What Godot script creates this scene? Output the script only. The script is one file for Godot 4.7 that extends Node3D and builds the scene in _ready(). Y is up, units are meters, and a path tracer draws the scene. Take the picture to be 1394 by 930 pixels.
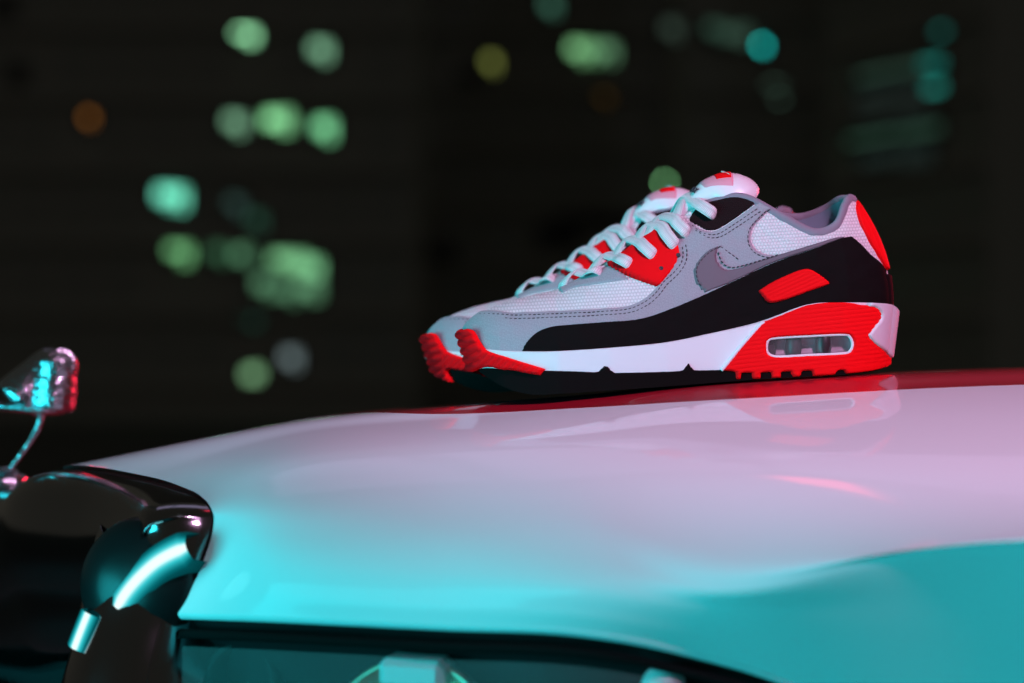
extends Node3D
# Two running shoes on the bonnet of a white and red car at night, dark towers with a few lit windows behind.
# Metres, y up. The road is y = 0, the bonnet about 1.05 m up.

# shoe outlines in millimetres from the toe, x along the shoe, y up
const UPPER_BASE := [4.4,30.8,7.8,31.3,14.8,31.2,29.5,30.6,47.5,29.7,68.4,29.1,87.8,28.9,107.2,29.1,139.2,31,171.4,34.7,188.9,36.5,206.3,38.4,226.3,43,245.2,45.8,263.9,47,282.6,46.7,292.8,46.4,297,46]
const UPPER_RIM := [7.1,49.7,10.8,54,18.1,58.6,33.5,64.6,51.8,68.5,70.5,71.9,88.1,77.8,106.3,85.7,132.9,102.3,162.4,118.8,180.8,125,199.8,126.2,224.2,111.3,244.2,100.3,259.9,103.9,267.8,116.9,272,121.8,276.2,120.9]
const UPPER_SHAPE := [0,0,2,2,0,  20,0,2.1,2,0,  30,0,2.2,2,0,  40,0,2.2,2,0,  45,0,2.2,2,0,  49,2,2.2,1.9,0,  50,9,2.2,1.7,0,  49.5,14,2,1.6,0,  46,18,1.9,1.4,0,  42,21,1.8,1.3,0,  39.5,23,1.7,1.2,0,  37.5,26,1.6,1.15,0,  36.5,29.5,1.6,1.1,0,  35.5,29.5,1.6,1.1,0,  32,24.5,1.6,1.1,2,  22,15.5,1.6,1.1,5.5,  11,9,1.6,1.1,6.5,  0,0,1.6,1.1,7]
const SOLE_BASE := [12,23.9,14.1,22.5,19.9,17.7,33.1,9,49.8,3.9,69.1,3.5,105.5,3.7,139.6,3.9,171.5,4.2,206,4.4,235.6,3.9,258.2,3.8,276.5,4.2,286.5,6.1,292.4,8.7]
const SOLE_RIM := [3.2,43.9,6.4,41.3,15.1,36.7,29.7,33.9,47.6,32.3,68.4,31.4,101.8,31.5,138.9,32.6,171.1,36.8,204.5,42.2,236.7,51.7,258.7,51.8,282.2,50,293.4,47.9,298.8,42.9]
const SOLE_SHAPE := [0,0,1,1,0,  20,20,1,1,0,  31,32,1,1,0,  42,42,1,1,0,  49,49,1,1,0,  54,53.5,1,1,0,  54.5,54,1,1,0,  52,51.5,1,1,0,  48,47,1,1,0,  45,43,1,1,0,  42,39.5,1,1,0,  38,36,1,1,0,  27,26,1,1,0,  14,14,1,1,0,  0,0,1,1,0]
const TOE_BASE := [9.4,22.5,11.6,20.7,17.8,15.9,33,8.1,49.7,3,69,2.5,90.9,2.7]
const TOE_RIM := [2.6,50,3.9,50.7,11,50.5,28.6,48.2,48,45.3,69.2,42.1,90.9,39.9]
const TOE_SHAPE := [0,0,2.5,1.3,0,  21,15,2.5,1.3,0,  33,25.5,2.5,1.3,0,  43,36,2.5,1.3,0,  50,43.5,2.5,1.3,0,  54.5,48,2.5,1.3,0,  55,50,2.5,1.3,0]
const OUTLINES := {
	"grey_overlay": [-11.4,18.8,-0.7,45.7,3.2,52.5,9,57.1,15.6,58.7,21.2,59.9,31.3,59.6,44,58,72.8,57.6,97.1,57.6,115.4,58.2,126.4,61.9,133.9,67.3,139.8,74.3,144.6,84.2,144.1,95.1,149.8,104.6,157.5,109.1,157.5,109.1,163.1,111.7,167.5,107.5,173.2,104.9,180,105.2,190.8,110.9,208.3,121.9,208.3,121.9,210.8,131.9,210.8,131.9,219.8,127.8,225.1,110.8,221.8,112.5,216.2,115.8,209.4,110.8,204.1,105.7,201.6,98.9,203.1,92.5,207.7,88.2,215.9,86,229.3,86.9,248.5,91.2,268.4,95.2,268.4,95.2,264.2,84.4,238,71.2,187.1,47.4,136.7,31.1,87.2,19.7,38.2,12.6],
	"lace_guard": [73.9,69.3,73.9,69.3,78.9,71.3,83.9,72.5,101,74.2,119.5,75.5,119.5,75.5,111,86.4,107,96.5,97.8,92.2,85.2,87,72.2,76.3],
	"mudguard": [41.7,22.2,43.1,28.5,44.3,32.3,46.5,36.6,50.2,40.7,55.8,44.8,62.7,47,72,48,96.9,48.7,118.3,49.1,128.2,50.4,138.2,52.9,159.3,59.9,187.7,70.6,215.6,81.4,239.7,88,257.3,92.9,268.4,95.5,271.9,93.6,277.3,88.1,282.2,82.8,288.5,77,293.6,71.5,294.5,68.7,307.3,68.4,307.3,68.4,310.1,29.2,310.1,29.2,234.8,19.9,135.3,6.9,62.4,11.4],
	"swoosh": [180.2,94.6,180.2,94.6,173.6,92.3,167.9,88.2,163,82.6,161,76.4,162.5,69.5,167.4,63.5,167.4,63.5,187.7,69.9,215.5,80.7,239.7,87.3,257.2,92.4,266.2,95.1,266.2,95.1,259,95.3,240,91,222.3,86.9,205.3,82.5,189.8,78.5,182.9,78.7,179.2,82.4,177.9,88.1],
	"eyestay": [105.4,86.7,107.8,83.6,118.3,77.8,129.9,72.4,137.5,69.3,137.5,69.3,143.3,75,149.8,82.5,153.6,89.6,153.8,95.5,151,101.6,145.4,108,133.6,114.7,118.3,104.8,111.9,96.2,106.6,90.6],
	"collar_panel": [161.7,112.3,168,107.4,173.2,105.1,180.1,105.4,190.8,111.2,208.8,122.2,208.8,122.2,207.7,128.6,200.6,131.1,191.4,131.7,181.1,129.4,173.5,125,166.2,119.5],
	"heel_tab": [277,118.7,275.4,112.6,276.9,104,281.2,93.8,287.4,82.6,293.7,72.3,293.7,72.3,304.8,68.6,303.2,84.7,292.1,110.4,285.4,124.8,278.5,125.2],
	"heel_badge": [203.4,62.5,205.5,64.1,214.7,68.9,228.3,74,235.9,75.7,241.2,74.4,247.3,69.9,251.6,65.7,250.4,63.8,237.7,60.2,223.7,56.1,213.2,54.1,208.8,55.1,205.7,59],
	"heel_cup": [206,43.4,219.4,48.2,236.7,51.7,253.7,52.4,266.4,51,276.8,49.1,306.3,52,306.3,52,308.1,-5.8,287.1,6,287.1,6,276.5,4.5,258.2,4.1,258.2,4.1,256.8,6.4,253.3,6.6,251.1,3.8,251.1,3.8,236.1,3.9,236.1,3.9,234.9,7.9,234.9,7.9,228.9,8,228.9,8,228.2,4.2,228.2,4.2,221.8,4.4,221.8,4.4,221,8.3,221,8.3,215.6,8.4,215.6,8.4,214.8,4.3,214.8,4.3,208.4,4.5,208.4,4.5,207.7,8.7,207.7,8.7,202.3,8.8,202.3,8.8,201.6,4.7,201.6,4.7,194.7,4.9,194.7,4.9,194.5,9,194.5,9,189.1,9.4,189.1,9.4,187.8,5.1,187.8,5.1,183.9,5.4,183.9,5.4,183.2,10.3,175,11.8,175,11.8,180.2,17.3,191.3,29.2],
	"air_hole": [206.3,24.8,207.6,29.6,212.1,31.1,234.9,31.1,258.4,30.5,262.9,28.5,264.4,23.9,262.9,19.7,258,17.8,234,18.2,216.2,18.4,209.9,19.3,207.1,21.4],
	"heel_clip": [275.7,48.5,280.9,46.4,283.8,43.2,283.3,39.3,279.2,35.2,273.7,28.9,273.7,28.9,277,24,284,17.9,291.2,11.3,291.2,11.3,309.1,12.2,310.4,34.2,308.8,51.8,285.2,56],
	"outsole": [8.8,20,8.8,20,20.2,22.6,38.7,20.8,59.4,19.3,77.3,17.8,89.3,16.6,93.2,16.3,96.2,18.6,99,20.3,101.5,18.2,104.3,15.4,108.6,14.9,130.5,14,147.6,13.6,150.1,14.4,152.2,16.7,153.7,18.3,155.1,16.7,156.5,14.7,159.3,13.3,177,12.4,177,12.4,194.1,10.5,213.7,9.7,258.5,8.7,289.7,10.8,289.7,10.8,303.1,-5.5,303.1,-5.5,183.1,-8.2,36.7,-11.7,-2.3,3.2],
	"toe_tab": [-10.1,38.7,-0.6,47.2,7.9,49,11.4,48.8,14,47,16.5,42,19.1,37.3,22.9,33.7,34.3,29.5,46.2,25,59.5,20.2,59.5,20.2,56.1,16,56.1,16,45.8,18.3,38.7,20.3,31.4,21.1,23.2,23.1,16.8,22.8,11.5,20.2,3.7,18.8,-11.1,23.8],
	"toe_tab_inner": [-10.1,38.7,-0.6,47.2,7.9,49,11.4,48.8,14,47,16.5,42,19.1,37.3,22.9,33.7,34.3,29,46.2,24.1,60.3,18,69.2,13.7,69.2,13.7,57.7,14.5,45.7,16.6,33.7,19.3,23.1,21.9,21,20.3,22.2,15.8,25.7,8.3,25.7,8.3,20.4,9.9,8.4,15,-11.2,21.3],
}
const SEAMS := [
	[18.7,57.5,31.1,56.9,43.8,55.6,72.6,55.2,96.9,55.2,116.4,56,128,60.1,135.7,65.7,141.7,72.7,149,78.6,154.4,85.1,155.9,91.9,155,97.9],
	[35.9,54.1,43.7,53.4,72.4,53,96.7,53,117.7,53.7,129.8,58.1,137.5,63.9,143.5,70.6,151.3,77,156.7,84,158.4,91.7,157.5,98.7],
	[164.2,108.2,168.2,104.4,174.4,102.1,181.3,102.6,192,108.4,210.1,119.1],
	[165.9,105.1,170.5,101.8,175.2,99.8,182.6,100.6,193.3,106.3,211.9,117],
	[214.8,116.9,206.9,110.4,201.6,104.8,199.6,98.6,201,91.1,206.6,86.4,215.8,84.1,229.1,84.7,248.3,89.2],
	[180.1,93.4,174.4,90.8,169.2,86.9,164.9,82,163.2,76.3,164.5,70.3,168.1,65.2],
	[179.2,89,180.8,83.5,184.5,80.1,189.8,79.3,205.3,82.5,222.3,86.9],
	[182,92.8,189.9,86.4,195.4,81.6],
]

# bonnet: columns from the grille to the right, rows from the far side over the crest to the lower front edge, in millimetres
const BONNET := [
	[-784,936,-1050,  -384,986,-300,  -319,1003,-150,  -246,999,-30,  -208,993,45,  -193,988,80,  -186,982,98,  -184,975,104,  -186,962,109,  -193,942,113,  -205,920,115],
	[-155,980,-1170,  -155,1029,-340,  -155,1035,-120,  -146,1027,-30,  -140,1015,50,  -137,1001,98,  -136,986,135,  -135,970,157,  -135,955,169,  -136,938,173,  -137,923,172],
	[-49,991,-1120,  -49,1040,-290,  -49,1046,-70,  -47,1037,0,  -45,1023,75,  -43,1005,131,  -42,987,173,  -41,970,202,  -41,952,218,  -40,935,222,  -41,923,220],
	[51,999,-1095,  51,1048,-265,  51,1054,-45,  49,1045,25,  47,1029,100,  45,1007,168,  43,984,218,  42,965,246,  42,948,260,  42,933,258,  42,922,252],
	[150,1008,-1085,  150,1057,-255,  150,1063,-35,  144,1052,35,  137,1034,110,  129,1007,196,  122,967,270,  121,949,284,  122,936,275,  123,919,259,  124,904,244],
	[346,1017,-1085,  346,1066,-255,  346,1072,-35,  330,1060,40,  311,1040,130,  289,1011,230,  271,977,318,  270,976,320,  276,937,290,  284,893,254,  291,852,220],
	[626,1021,-1035,  626,1070,-205,  626,1076,15,  610,1064,90,  591,1044,180,  569,1015,280,  551,981,368,  550,980,370,  556,941,340,  564,897,304,  571,856,270],
	[1346,1027,-1025,  1346,1076,-195,  1346,1082,25,  1330,1070,100,  1311,1050,190,  1289,1021,290,  1271,987,378,  1270,986,380,  1276,947,350,  1284,903,314,  1291,862,280],
]

# lamps seen in the windows: x, y, width, height, red, green, blue, strength
const ARC := [Vector3(-0.1976, 0.9610, 0.1303), Vector3(-0.2075, 0.9568, 0.1264), Vector3(-0.2179, 0.9507, 0.1225), Vector3(-0.2283, 0.9415, 0.1189), Vector3(-0.2367, 0.9319, 0.1161), Vector3(-0.2424, 0.9228, 0.1144)]  # ARC and BAR: paths of the painted highlight strips on the grille corner
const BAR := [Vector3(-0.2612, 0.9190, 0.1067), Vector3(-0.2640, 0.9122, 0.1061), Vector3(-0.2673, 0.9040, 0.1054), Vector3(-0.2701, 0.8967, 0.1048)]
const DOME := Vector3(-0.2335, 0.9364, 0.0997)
const LIT_A := [
	[-13.40, 19.63, 1.00, 0.63, 0.391, 1.000, 0.510, 3.2],
	[-9.62, 18.70, 0.88, 0.63, 0.444, 1.000, 0.595, 0.9],
	[-13.91, 15.03, 0.88, 0.63, 0.454, 1.000, 0.598, 0.8],
	[-11.76, 15.10, 1.38, 0.75, 0.351, 1.000, 0.440, 1.5],
	[-9.43, 14.73, 0.88, 0.75, 0.303, 1.000, 0.466, 1.4],
	[-17.41, 11.32, 0.88, 0.75, 0.212, 1.000, 0.687, 1.6],
	[-16.82, 11.28, 0.88, 0.75, 0.212, 1.000, 0.668, 1.8],
	[-16.70, 8.62, 1.13, 0.75, 0.338, 1.000, 0.399, 1.0],
	[-13.86, 10.91, 0.75, 0.63, 0.470, 1.000, 0.859, 0.1],
	[-12.82, 10.10, 0.75, 0.63, 0.304, 1.000, 0.637, 0.1],
	[-11.52, 8.07, 1.13, 0.63, 0.368, 1.000, 0.466, 0.9],
	[-10.86, 7.95, 1.25, 0.75, 0.365, 1.000, 0.463, 0.8],
	[-10.16, 7.81, 1.13, 0.63, 0.356, 1.000, 0.471, 1.0],
	[-12.37, 6.85, 1.00, 0.75, 0.378, 1.000, 0.525, 0.4],
	[-10.23, 6.62, 1.25, 0.75, 0.381, 1.000, 0.517, 0.4],
	[-11.26, 6.48, 1.13, 0.63, 0.376, 1.000, 0.525, 0.3],
	[-13.56, 8.32, 0.88, 0.63, 0.361, 1.000, 0.514, 0.4],
	[-14.74, 8.44, 0.75, 0.63, 0.318, 1.000, 0.491, 0.2],
	[-12.99, 2.27, 0.75, 0.63, 0.473, 1.000, 0.489, 0.9],
	[-11.07, 3.15, 0.75, 0.63, 0.729, 0.977, 1.000, 0.4],
	[-21.27, 15.25, 0.38, 0.38, 1.000, 0.356, 0.053, 0.7],
	[-24.87, 17.51, 0.63, 0.63, 0.317, 0.776, 1.000, 0.0],
	[-25.62, 20.85, 0.88, 0.75, 0.849, 1.000, 0.329, 0.0],
	[-13.18, 5.29, 0.88, 0.63, 0.215, 1.000, 0.687, 0.1],
]
const LIT_B := [
	[2.29, 24.20, 0.73, 0.73, 0.318, 1.000, 0.673, 0.3],
	[3.92, 21.60, 1.02, 0.73, 0.388, 1.000, 0.422, 1.1],
	[4.70, 21.60, 1.02, 0.73, 0.378, 1.000, 0.430, 0.6],
	[5.65, 21.52, 0.88, 0.73, 0.428, 1.000, 0.525, 0.5],
	[-1.21, 20.87, 0.58, 0.58, 0.864, 1.000, 0.218, 0.5],
	[5.43, 18.92, 0.58, 0.58, 1.000, 0.501, 0.041, 0.1],
	[9.00, 13.74, 0.29, 0.29, 0.365, 1.000, 0.400, 8.4],
	[4.00, 11.93, 2.92, 0.88, 0.713, 1.000, 0.152, 0.0],
	[5.72, 11.76, 2.92, 0.73, 0.674, 1.000, 0.128, 0.0],
	[2.71, 10.64, 2.19, 0.88, 0.666, 1.000, 0.183, 0.0],
	[-2.46, 19.79, 0.88, 0.73, 0.500, 1.000, 0.297, 0.0],
	[-4.17, 9.65, 1.46, 0.88, 0.308, 1.000, 0.628, 0.0],
]
const LIT_C := [
	[7.41, 18.20, 0.69, 0.58, 0.622, 1.000, 0.752, 0.1],
	[10.29, 17.93, 1.50, 0.58, 0.483, 1.000, 0.702, 0.1],
	[9.45, 18.20, 0.92, 0.58, 0.423, 1.000, 0.687, 0.1],
	[11.55, 17.42, 0.29, 0.29, 0.009, 1.000, 0.881, 3.7],
	[12.16, 15.37, 0.69, 0.58, 0.499, 1.000, 0.710, 0.3],
]

var M := {}
var taken := {}
var rng := RandomNumberGenerator.new()


# ------------------------------------------------------------------ names, nodes
func numbered(called: String) -> String:
	taken[called] = taken.get(called, -1) + 1
	return called if taken[called] == 0 else "%s_%03d" % [called, taken[called]]


func tag(o: Node3D, label: String, category := "", group := "", kind := "") -> void:
	if label: o.set_meta("label", label)
	if category: o.set_meta("category", category)
	if group: o.set_meta("group", group)
	if kind: o.set_meta("kind", kind)


func thing(called: String, label: String, category: String, at := Vector3.ZERO, group := "") -> Node3D:
	var o := Node3D.new()
	o.name = numbered(called)
	add_child(o)
	o.position = at
	tag(o, label, category, group)
	return o


func part(called: String, mesh: Mesh, mat: Material, parent: Node, at := Vector3.ZERO, turn := Vector3.ZERO) -> MeshInstance3D:
	var o := MeshInstance3D.new()
	o.mesh = mesh
	o.material_override = mat
	o.cast_shadow = GeometryInstance3D.SHADOW_CASTING_SETTING_ON
	if parent == self:
		o.name = numbered(called)
	else:
		var k := 0
		var n := called
		while parent.has_node(NodePath(n)):
			k += 1
			n = "%s_%03d" % [called, k]
		o.name = n
	parent.add_child(o, true)
	o.position = at
	o.rotation = turn
	return o


# ------------------------------------------------------------------ materials
func lin(r: float, g: float, b: float, a := 1.0) -> Color:
	var c := Color(r, g, b).linear_to_srgb()
	c.a = a
	return c


func mat(r: float, g: float, b: float, rough := 0.6, metal := 0.0) -> StandardMaterial3D:
	var m := StandardMaterial3D.new()
	m.albedo_color = lin(r, g, b)
	m.roughness = rough
	m.metallic = metal
	return m


func glow(r: float, g: float, b: float, e: float) -> StandardMaterial3D:
	var m := mat(0.02, 0.02, 0.02, 0.5)
	m.emission_enabled = true
	m.emission = lin(r, g, b)
	m.emission_energy_multiplier = e
	return m


func grain(freq: float, octaves := 3, as_normal := false, strength := 2.0, seed_value := 1) -> NoiseTexture2D:
	var n := FastNoiseLite.new()
	n.seed = seed_value
	n.noise_type = FastNoiseLite.TYPE_SIMPLEX_SMOOTH
	n.frequency = freq
	n.fractal_octaves = octaves
	var t := NoiseTexture2D.new()
	t.width = 256
	t.height = 256
	t.seamless = true
	t.noise = n
	t.as_normal_map = as_normal
	t.bump_strength = strength
	return t


func ramp(t: NoiseTexture2D, dark: float, light: float) -> NoiseTexture2D:
	var g := Gradient.new()
	g.set_color(0, Color(dark, dark, dark))
	g.set_color(1, Color(light, light, light))
	t.color_ramp = g
	return t


func knit(lo: float, hi: float, diagonal: bool) -> Image:
	# 8 x 8 little crossing bundles of yarn with holes between them
	var im := Image.create_empty(128, 128, false, Image.FORMAT_RGBA8)
	for y in 128:
		for x in 128:
			var cx := x / 16
			var cy := y / 16
			var u := (x % 16 + 0.5) / 16.0
			var v := (y % 16 + 0.5) / 16.0
			if diagonal and cy % 2 == 1:
				u = fposmod(u + 0.5, 1.0)
			var h := sin(PI * u) * sin(PI * v)
			var yarn := 0.75 + 0.25 * sin((u * 3.0 + v * (1.0 if (cx + cy) % 2 == 0 else -1.0)) * TAU)
			var k := lerpf(lo, hi, clampf(pow(h, 0.6) * yarn * 1.15, 0.0, 1.0))
			im.set_pixel(x, y, Color(k, k, k))
	return im


func textured(m: StandardMaterial3D, scale: float) -> StandardMaterial3D:
	m.uv1_scale = Vector3(scale, scale, 1)
	return m


func materials() -> void:
	var smudge := ramp(grain(0.02, 5, false, 1.0, 21), 0.35, 1.0)
	M.white_paint = mat(0.78, 0.78, 0.80, 0.045)
	M.white_paint.metallic_specular = 0.22
	M.white_paint.roughness_texture = smudge
	M.white_paint.uv1_triplanar = true
	M.white_paint.uv1_scale = Vector3(5, 5, 5)
	M.red_paint = mat(0.42, 0.006, 0.022, 0.4)
	M.red_paint.clearcoat_enabled = true
	M.red_paint.clearcoat = 1.0
	M.red_paint.clearcoat_roughness = 0.03
	var fade := Gradient.new()  # painted highlight for the chrome corner: emission brightest along the middle
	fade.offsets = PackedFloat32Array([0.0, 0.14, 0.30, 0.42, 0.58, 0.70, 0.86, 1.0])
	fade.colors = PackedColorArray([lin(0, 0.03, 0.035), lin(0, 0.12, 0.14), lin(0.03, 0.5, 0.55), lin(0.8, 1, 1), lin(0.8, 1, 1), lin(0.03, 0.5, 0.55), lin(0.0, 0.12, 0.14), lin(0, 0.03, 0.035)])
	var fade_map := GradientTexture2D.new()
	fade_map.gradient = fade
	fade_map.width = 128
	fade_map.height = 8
	M.glint = mat(0.01, 0.01, 0.01, 1.0)
	M.glint.metallic_specular = 0.05
	M.glint.emission_enabled = true
	M.glint.emission = Color.WHITE
	M.glint.emission_operator = BaseMaterial3D.EMISSION_OP_MULTIPLY
	M.glint.emission_texture = fade_map
	M.glint.emission_energy_multiplier = 1.15
	M.polished = mat(0.55, 0.56, 0.60, 0.2, 1.0)
	M.polished.normal_enabled = true
	M.polished.normal_texture = grain(0.03, 3, true, 6.0, 31)
	M.polished.normal_scale = 0.8
	M.polished.uv1_triplanar = true
	M.polished.uv1_scale = Vector3(22, 22, 22)
	M.chrome = mat(0.62, 0.64, 0.66, 0.06, 1.0)
	M.dark_chrome = mat(0.30, 0.31, 0.33, 0.12, 1.0)
	M.black_gloss = mat(0.01, 0.01, 0.011, 0.3)
	M.black_gloss.metallic_specular = 0.4
	M.satin_chrome = mat(0.62, 0.64, 0.66, 0.3, 1.0)
	M.black_plastic = mat(0.012, 0.012, 0.013, 0.6)
	M.black_plastic.metallic_specular = 0.25
	M.seal = mat(0.008, 0.008, 0.008, 1.0)
	M.seal.metallic_specular = 0.08
	M.glass = mat(1, 1, 1, 0.03)
	M.glass.albedo_color.a = 0.06
	M.glass.metallic_specular = 0.06
	M.glass.transparency = BaseMaterial3D.TRANSPARENCY_ALPHA
	M.opal = mat(0.55, 0.57, 0.57, 0.4)
	M.brass = mat(0.7, 0.52, 0.36, 0.3, 0.9)

	var weave_color := ImageTexture.create_from_image(knit(0.78, 1.0, true))
	var weave_height := ImageTexture.create_from_image(knit(0.0, 1.0, true))
	M.knit = mat(1.0, 0.97, 0.99, 0.75)
	M.knit.albedo_texture = weave_color
	M.knit.heightmap_enabled = true
	M.knit.heightmap_texture = weave_height
	M.knit.heightmap_scale = 0.05
	textured(M.knit, 5.8)
	var fuzz := grain(0.09, 4, true, 3.0, 5)
	var mottled := ramp(grain(0.03, 4, false, 1.0, 9), 0.86, 1.0)
	M.suede = mat(0.41, 0.405, 0.45, 0.95)
	M.suede.albedo_texture = mottled
	M.suede.normal_enabled = true
	M.suede.normal_texture = fuzz
	M.suede.normal_scale = 0.6
	M.suede.rim_enabled = true
	M.suede.rim = 0.3
	textured(M.suede, 11.0)
	M.swoosh = mat(0.15, 0.12, 0.145, 0.7)
	M.swoosh.normal_enabled = true
	M.swoosh.normal_texture = fuzz
	M.swoosh.normal_scale = 0.4
	textured(M.swoosh, 6.0)
	M.black_suede = mat(0.007, 0.005, 0.005, 0.8)
	M.black_suede.metallic_specular = 0.18
	M.black_suede.normal_enabled = true
	M.black_suede.normal_texture = fuzz
	M.black_suede.normal_scale = 0.5
	textured(M.black_suede, 6.0)
	M.brown_textile = mat(0.022, 0.011, 0.012, 0.9)
	M.brown_textile.metallic_specular = 0.15
	M.brown_textile.heightmap_enabled = true
	M.brown_textile.heightmap_texture = weave_height
	M.brown_textile.heightmap_scale = 0.05
	textured(M.brown_textile, 9.0)
	M.infrared = mat(0.97, 0.006, 0.010, 0.6)
	M.infrared.metallic_specular = 0.12
	M.infrared.normal_enabled = true
	M.infrared.normal_texture = grain(0.2, 2, true, 1.0, 3)
	M.infrared.normal_scale = 0.15
	textured(M.infrared, 8.0)
	M.foam = mat(0.80, 0.78, 0.82, 0.7)
	M.foam.normal_enabled = true
	M.foam.normal_texture = grain(0.15, 3, true, 2.0, 7)
	M.foam.normal_scale = 0.25
	textured(M.foam, 8.0)
	M.clip = mat(0.70, 0.67, 0.72, 0.45)
	M.rubber = mat(0.008, 0.006, 0.006, 0.7)
	M.rubber.metallic_specular = 0.08
	M.rubber.normal_enabled = true
	M.rubber.normal_texture = fuzz
	M.rubber.normal_scale = 0.3
	textured(M.rubber, 8.0)
	M.lining = mat(0.26, 0.24, 0.29, 0.95)
	M.lining.normal_enabled = true
	M.lining.normal_texture = fuzz
	textured(M.lining, 8.0)
	M.sock = mat(0.26, 0.36, 0.44, 0.95)
	M.lace = mat(1.0, 1.0, 1.0, 0.8)
	M.lace.heightmap_enabled = true
	M.lace.heightmap_texture = weave_height
	M.lace.heightmap_scale = 0.03
	M.lace.albedo_texture = weave_color
	textured(M.lace, 2.0)
	M.satin = mat(0.86, 0.86, 0.88, 0.32)
	M.thread = mat(0.055, 0.04, 0.05, 0.9)
	M.label_pink = mat(0.80, 0.34, 0.42, 0.6)
	M.ink = mat(0.03, 0.03, 0.04, 0.7)
	M.air_wall = mat(0.26, 0.185, 0.225, 0.5)
	M.air_post = mat(0.03, 0.02, 0.024, 0.45)
	M.asphalt = mat(0.045, 0.045, 0.047, 0.85)
	M.concrete = mat(0.45, 0.44, 0.42, 0.9)
	M.dark_glass = mat(0.37, 0.37, 0.36, 0.3)
	M.steel = mat(0.12, 0.12, 0.13, 0.45, 0.6)


# ------------------------------------------------------------------ curves
func mm2(a: Array) -> PackedVector2Array:
	var o := PackedVector2Array()
	for i in range(0, a.size(), 2):
		o.append(Vector2(a[i], a[i + 1]) * 0.001)
	return o


func spline2(p: PackedVector2Array, t: float) -> Vector2:
	var n := p.size()
	t = clampf(t, 0.0, n - 1 - 1e-6)
	var i := int(t)
	var f := t - i
	var b := p[i]
	var c := p[i + 1]
	var a := p[i - 1] if i > 0 else 2.0 * b - c
	var d := p[i + 2] if i + 2 < n else 2.0 * c - b
	return 0.5 * (2.0 * b + (c - a) * f + (2.0 * a - 5.0 * b + 4.0 * c - d) * f * f + (3.0 * b - a - 3.0 * c + d) * f * f * f)


func spline3(p: PackedVector3Array, t: float) -> Vector3:
	var n := p.size()
	t = clampf(t, 0.0, n - 1 - 1e-6)
	var i := int(t)
	var f := t - i
	var b := p[i]
	var c := p[i + 1]
	var a := p[i - 1] if i > 0 else 2.0 * b - c
	var d := p[i + 2] if i + 2 < n else 2.0 * c - b
	return 0.5 * (2.0 * b + (c - a) * f + (2.0 * a - 5.0 * b + 4.0 * c - d) * f * f + (3.0 * b - a - 3.0 * c + d) * f * f * f)


func closed_outline(p: PackedVector2Array, steps: int) -> PackedVector2Array:
	# smooth closed outline; a point given twice is a corner
	var n := p.size()
	var o := PackedVector2Array()
	for i in n:
		var b := p[i]
		var c := p[(i + 1) % n]
		if b.distance_squared_to(c) < 1e-10:
			continue
		var a := p[(i + n - 1) % n]
		var d := p[(i + 2) % n]
		for k in steps:
			var f := float(k) / steps
			o.append(0.5 * (2.0 * b + (c - a) * f + (2.0 * a - 5.0 * b + 4.0 * c - d) * f * f + (3.0 * b - a - 3.0 * c + d) * f * f * f))
	return o


# ------------------------------------------------------------------ meshes
func commit(v: PackedVector3Array, nrm: PackedVector3Array, uv: PackedVector2Array, ix: PackedInt32Array) -> ArrayMesh:
	var a := []
	a.resize(Mesh.ARRAY_MAX)
	a[Mesh.ARRAY_VERTEX] = v
	a[Mesh.ARRAY_NORMAL] = nrm
	a[Mesh.ARRAY_TEX_UV] = uv
	a[Mesh.ARRAY_INDEX] = ix
	var m := ArrayMesh.new()
	m.add_surface_from_arrays(Mesh.PRIMITIVE_TRIANGLES, a)
	return m


func finish(v: PackedVector3Array, uv: PackedVector2Array, ix: PackedInt32Array) -> ArrayMesh:
	# smooth normals from the faces (front faces run clockwise)
	var nrm := PackedVector3Array()
	nrm.resize(v.size())
	for i in range(0, ix.size(), 3):
		var n := -(v[ix[i + 1]] - v[ix[i]]).cross(v[ix[i + 2]] - v[ix[i]])
		nrm[ix[i]] += n
		nrm[ix[i + 1]] += n
		nrm[ix[i + 2]] += n
	for i in nrm.size():
		nrm[i] = nrm[i].normalized() if nrm[i].length_squared() > 1e-30 else Vector3.UP
	return commit(v, nrm, uv, ix)


func joined(meshes: Array) -> ArrayMesh:
	var v := PackedVector3Array()
	var n := PackedVector3Array()
	var uv := PackedVector2Array()
	var ix := PackedInt32Array()
	for m in meshes:
		var a: Array = m.surface_get_arrays(0)
		var at := v.size()
		v.append_array(a[Mesh.ARRAY_VERTEX])
		n.append_array(a[Mesh.ARRAY_NORMAL])
		uv.append_array(a[Mesh.ARRAY_TEX_UV])
		for i in a[Mesh.ARRAY_INDEX]:
			ix.append(at + i)
	return commit(v, n, uv, ix)


func mirrored(m: Mesh) -> ArrayMesh:
	var a: Array = m.surface_get_arrays(0)
	var v: PackedVector3Array = a[Mesh.ARRAY_VERTEX]
	var n: PackedVector3Array = a[Mesh.ARRAY_NORMAL]
	var ix: PackedInt32Array = a[Mesh.ARRAY_INDEX]
	for i in v.size():
		v[i].z = -v[i].z
		n[i].z = -n[i].z
	for i in range(0, ix.size(), 3):
		var k := ix[i + 1]
		ix[i + 1] = ix[i + 2]
		ix[i + 2] = k
	return commit(v, n, a[Mesh.ARRAY_TEX_UV], ix)


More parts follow.
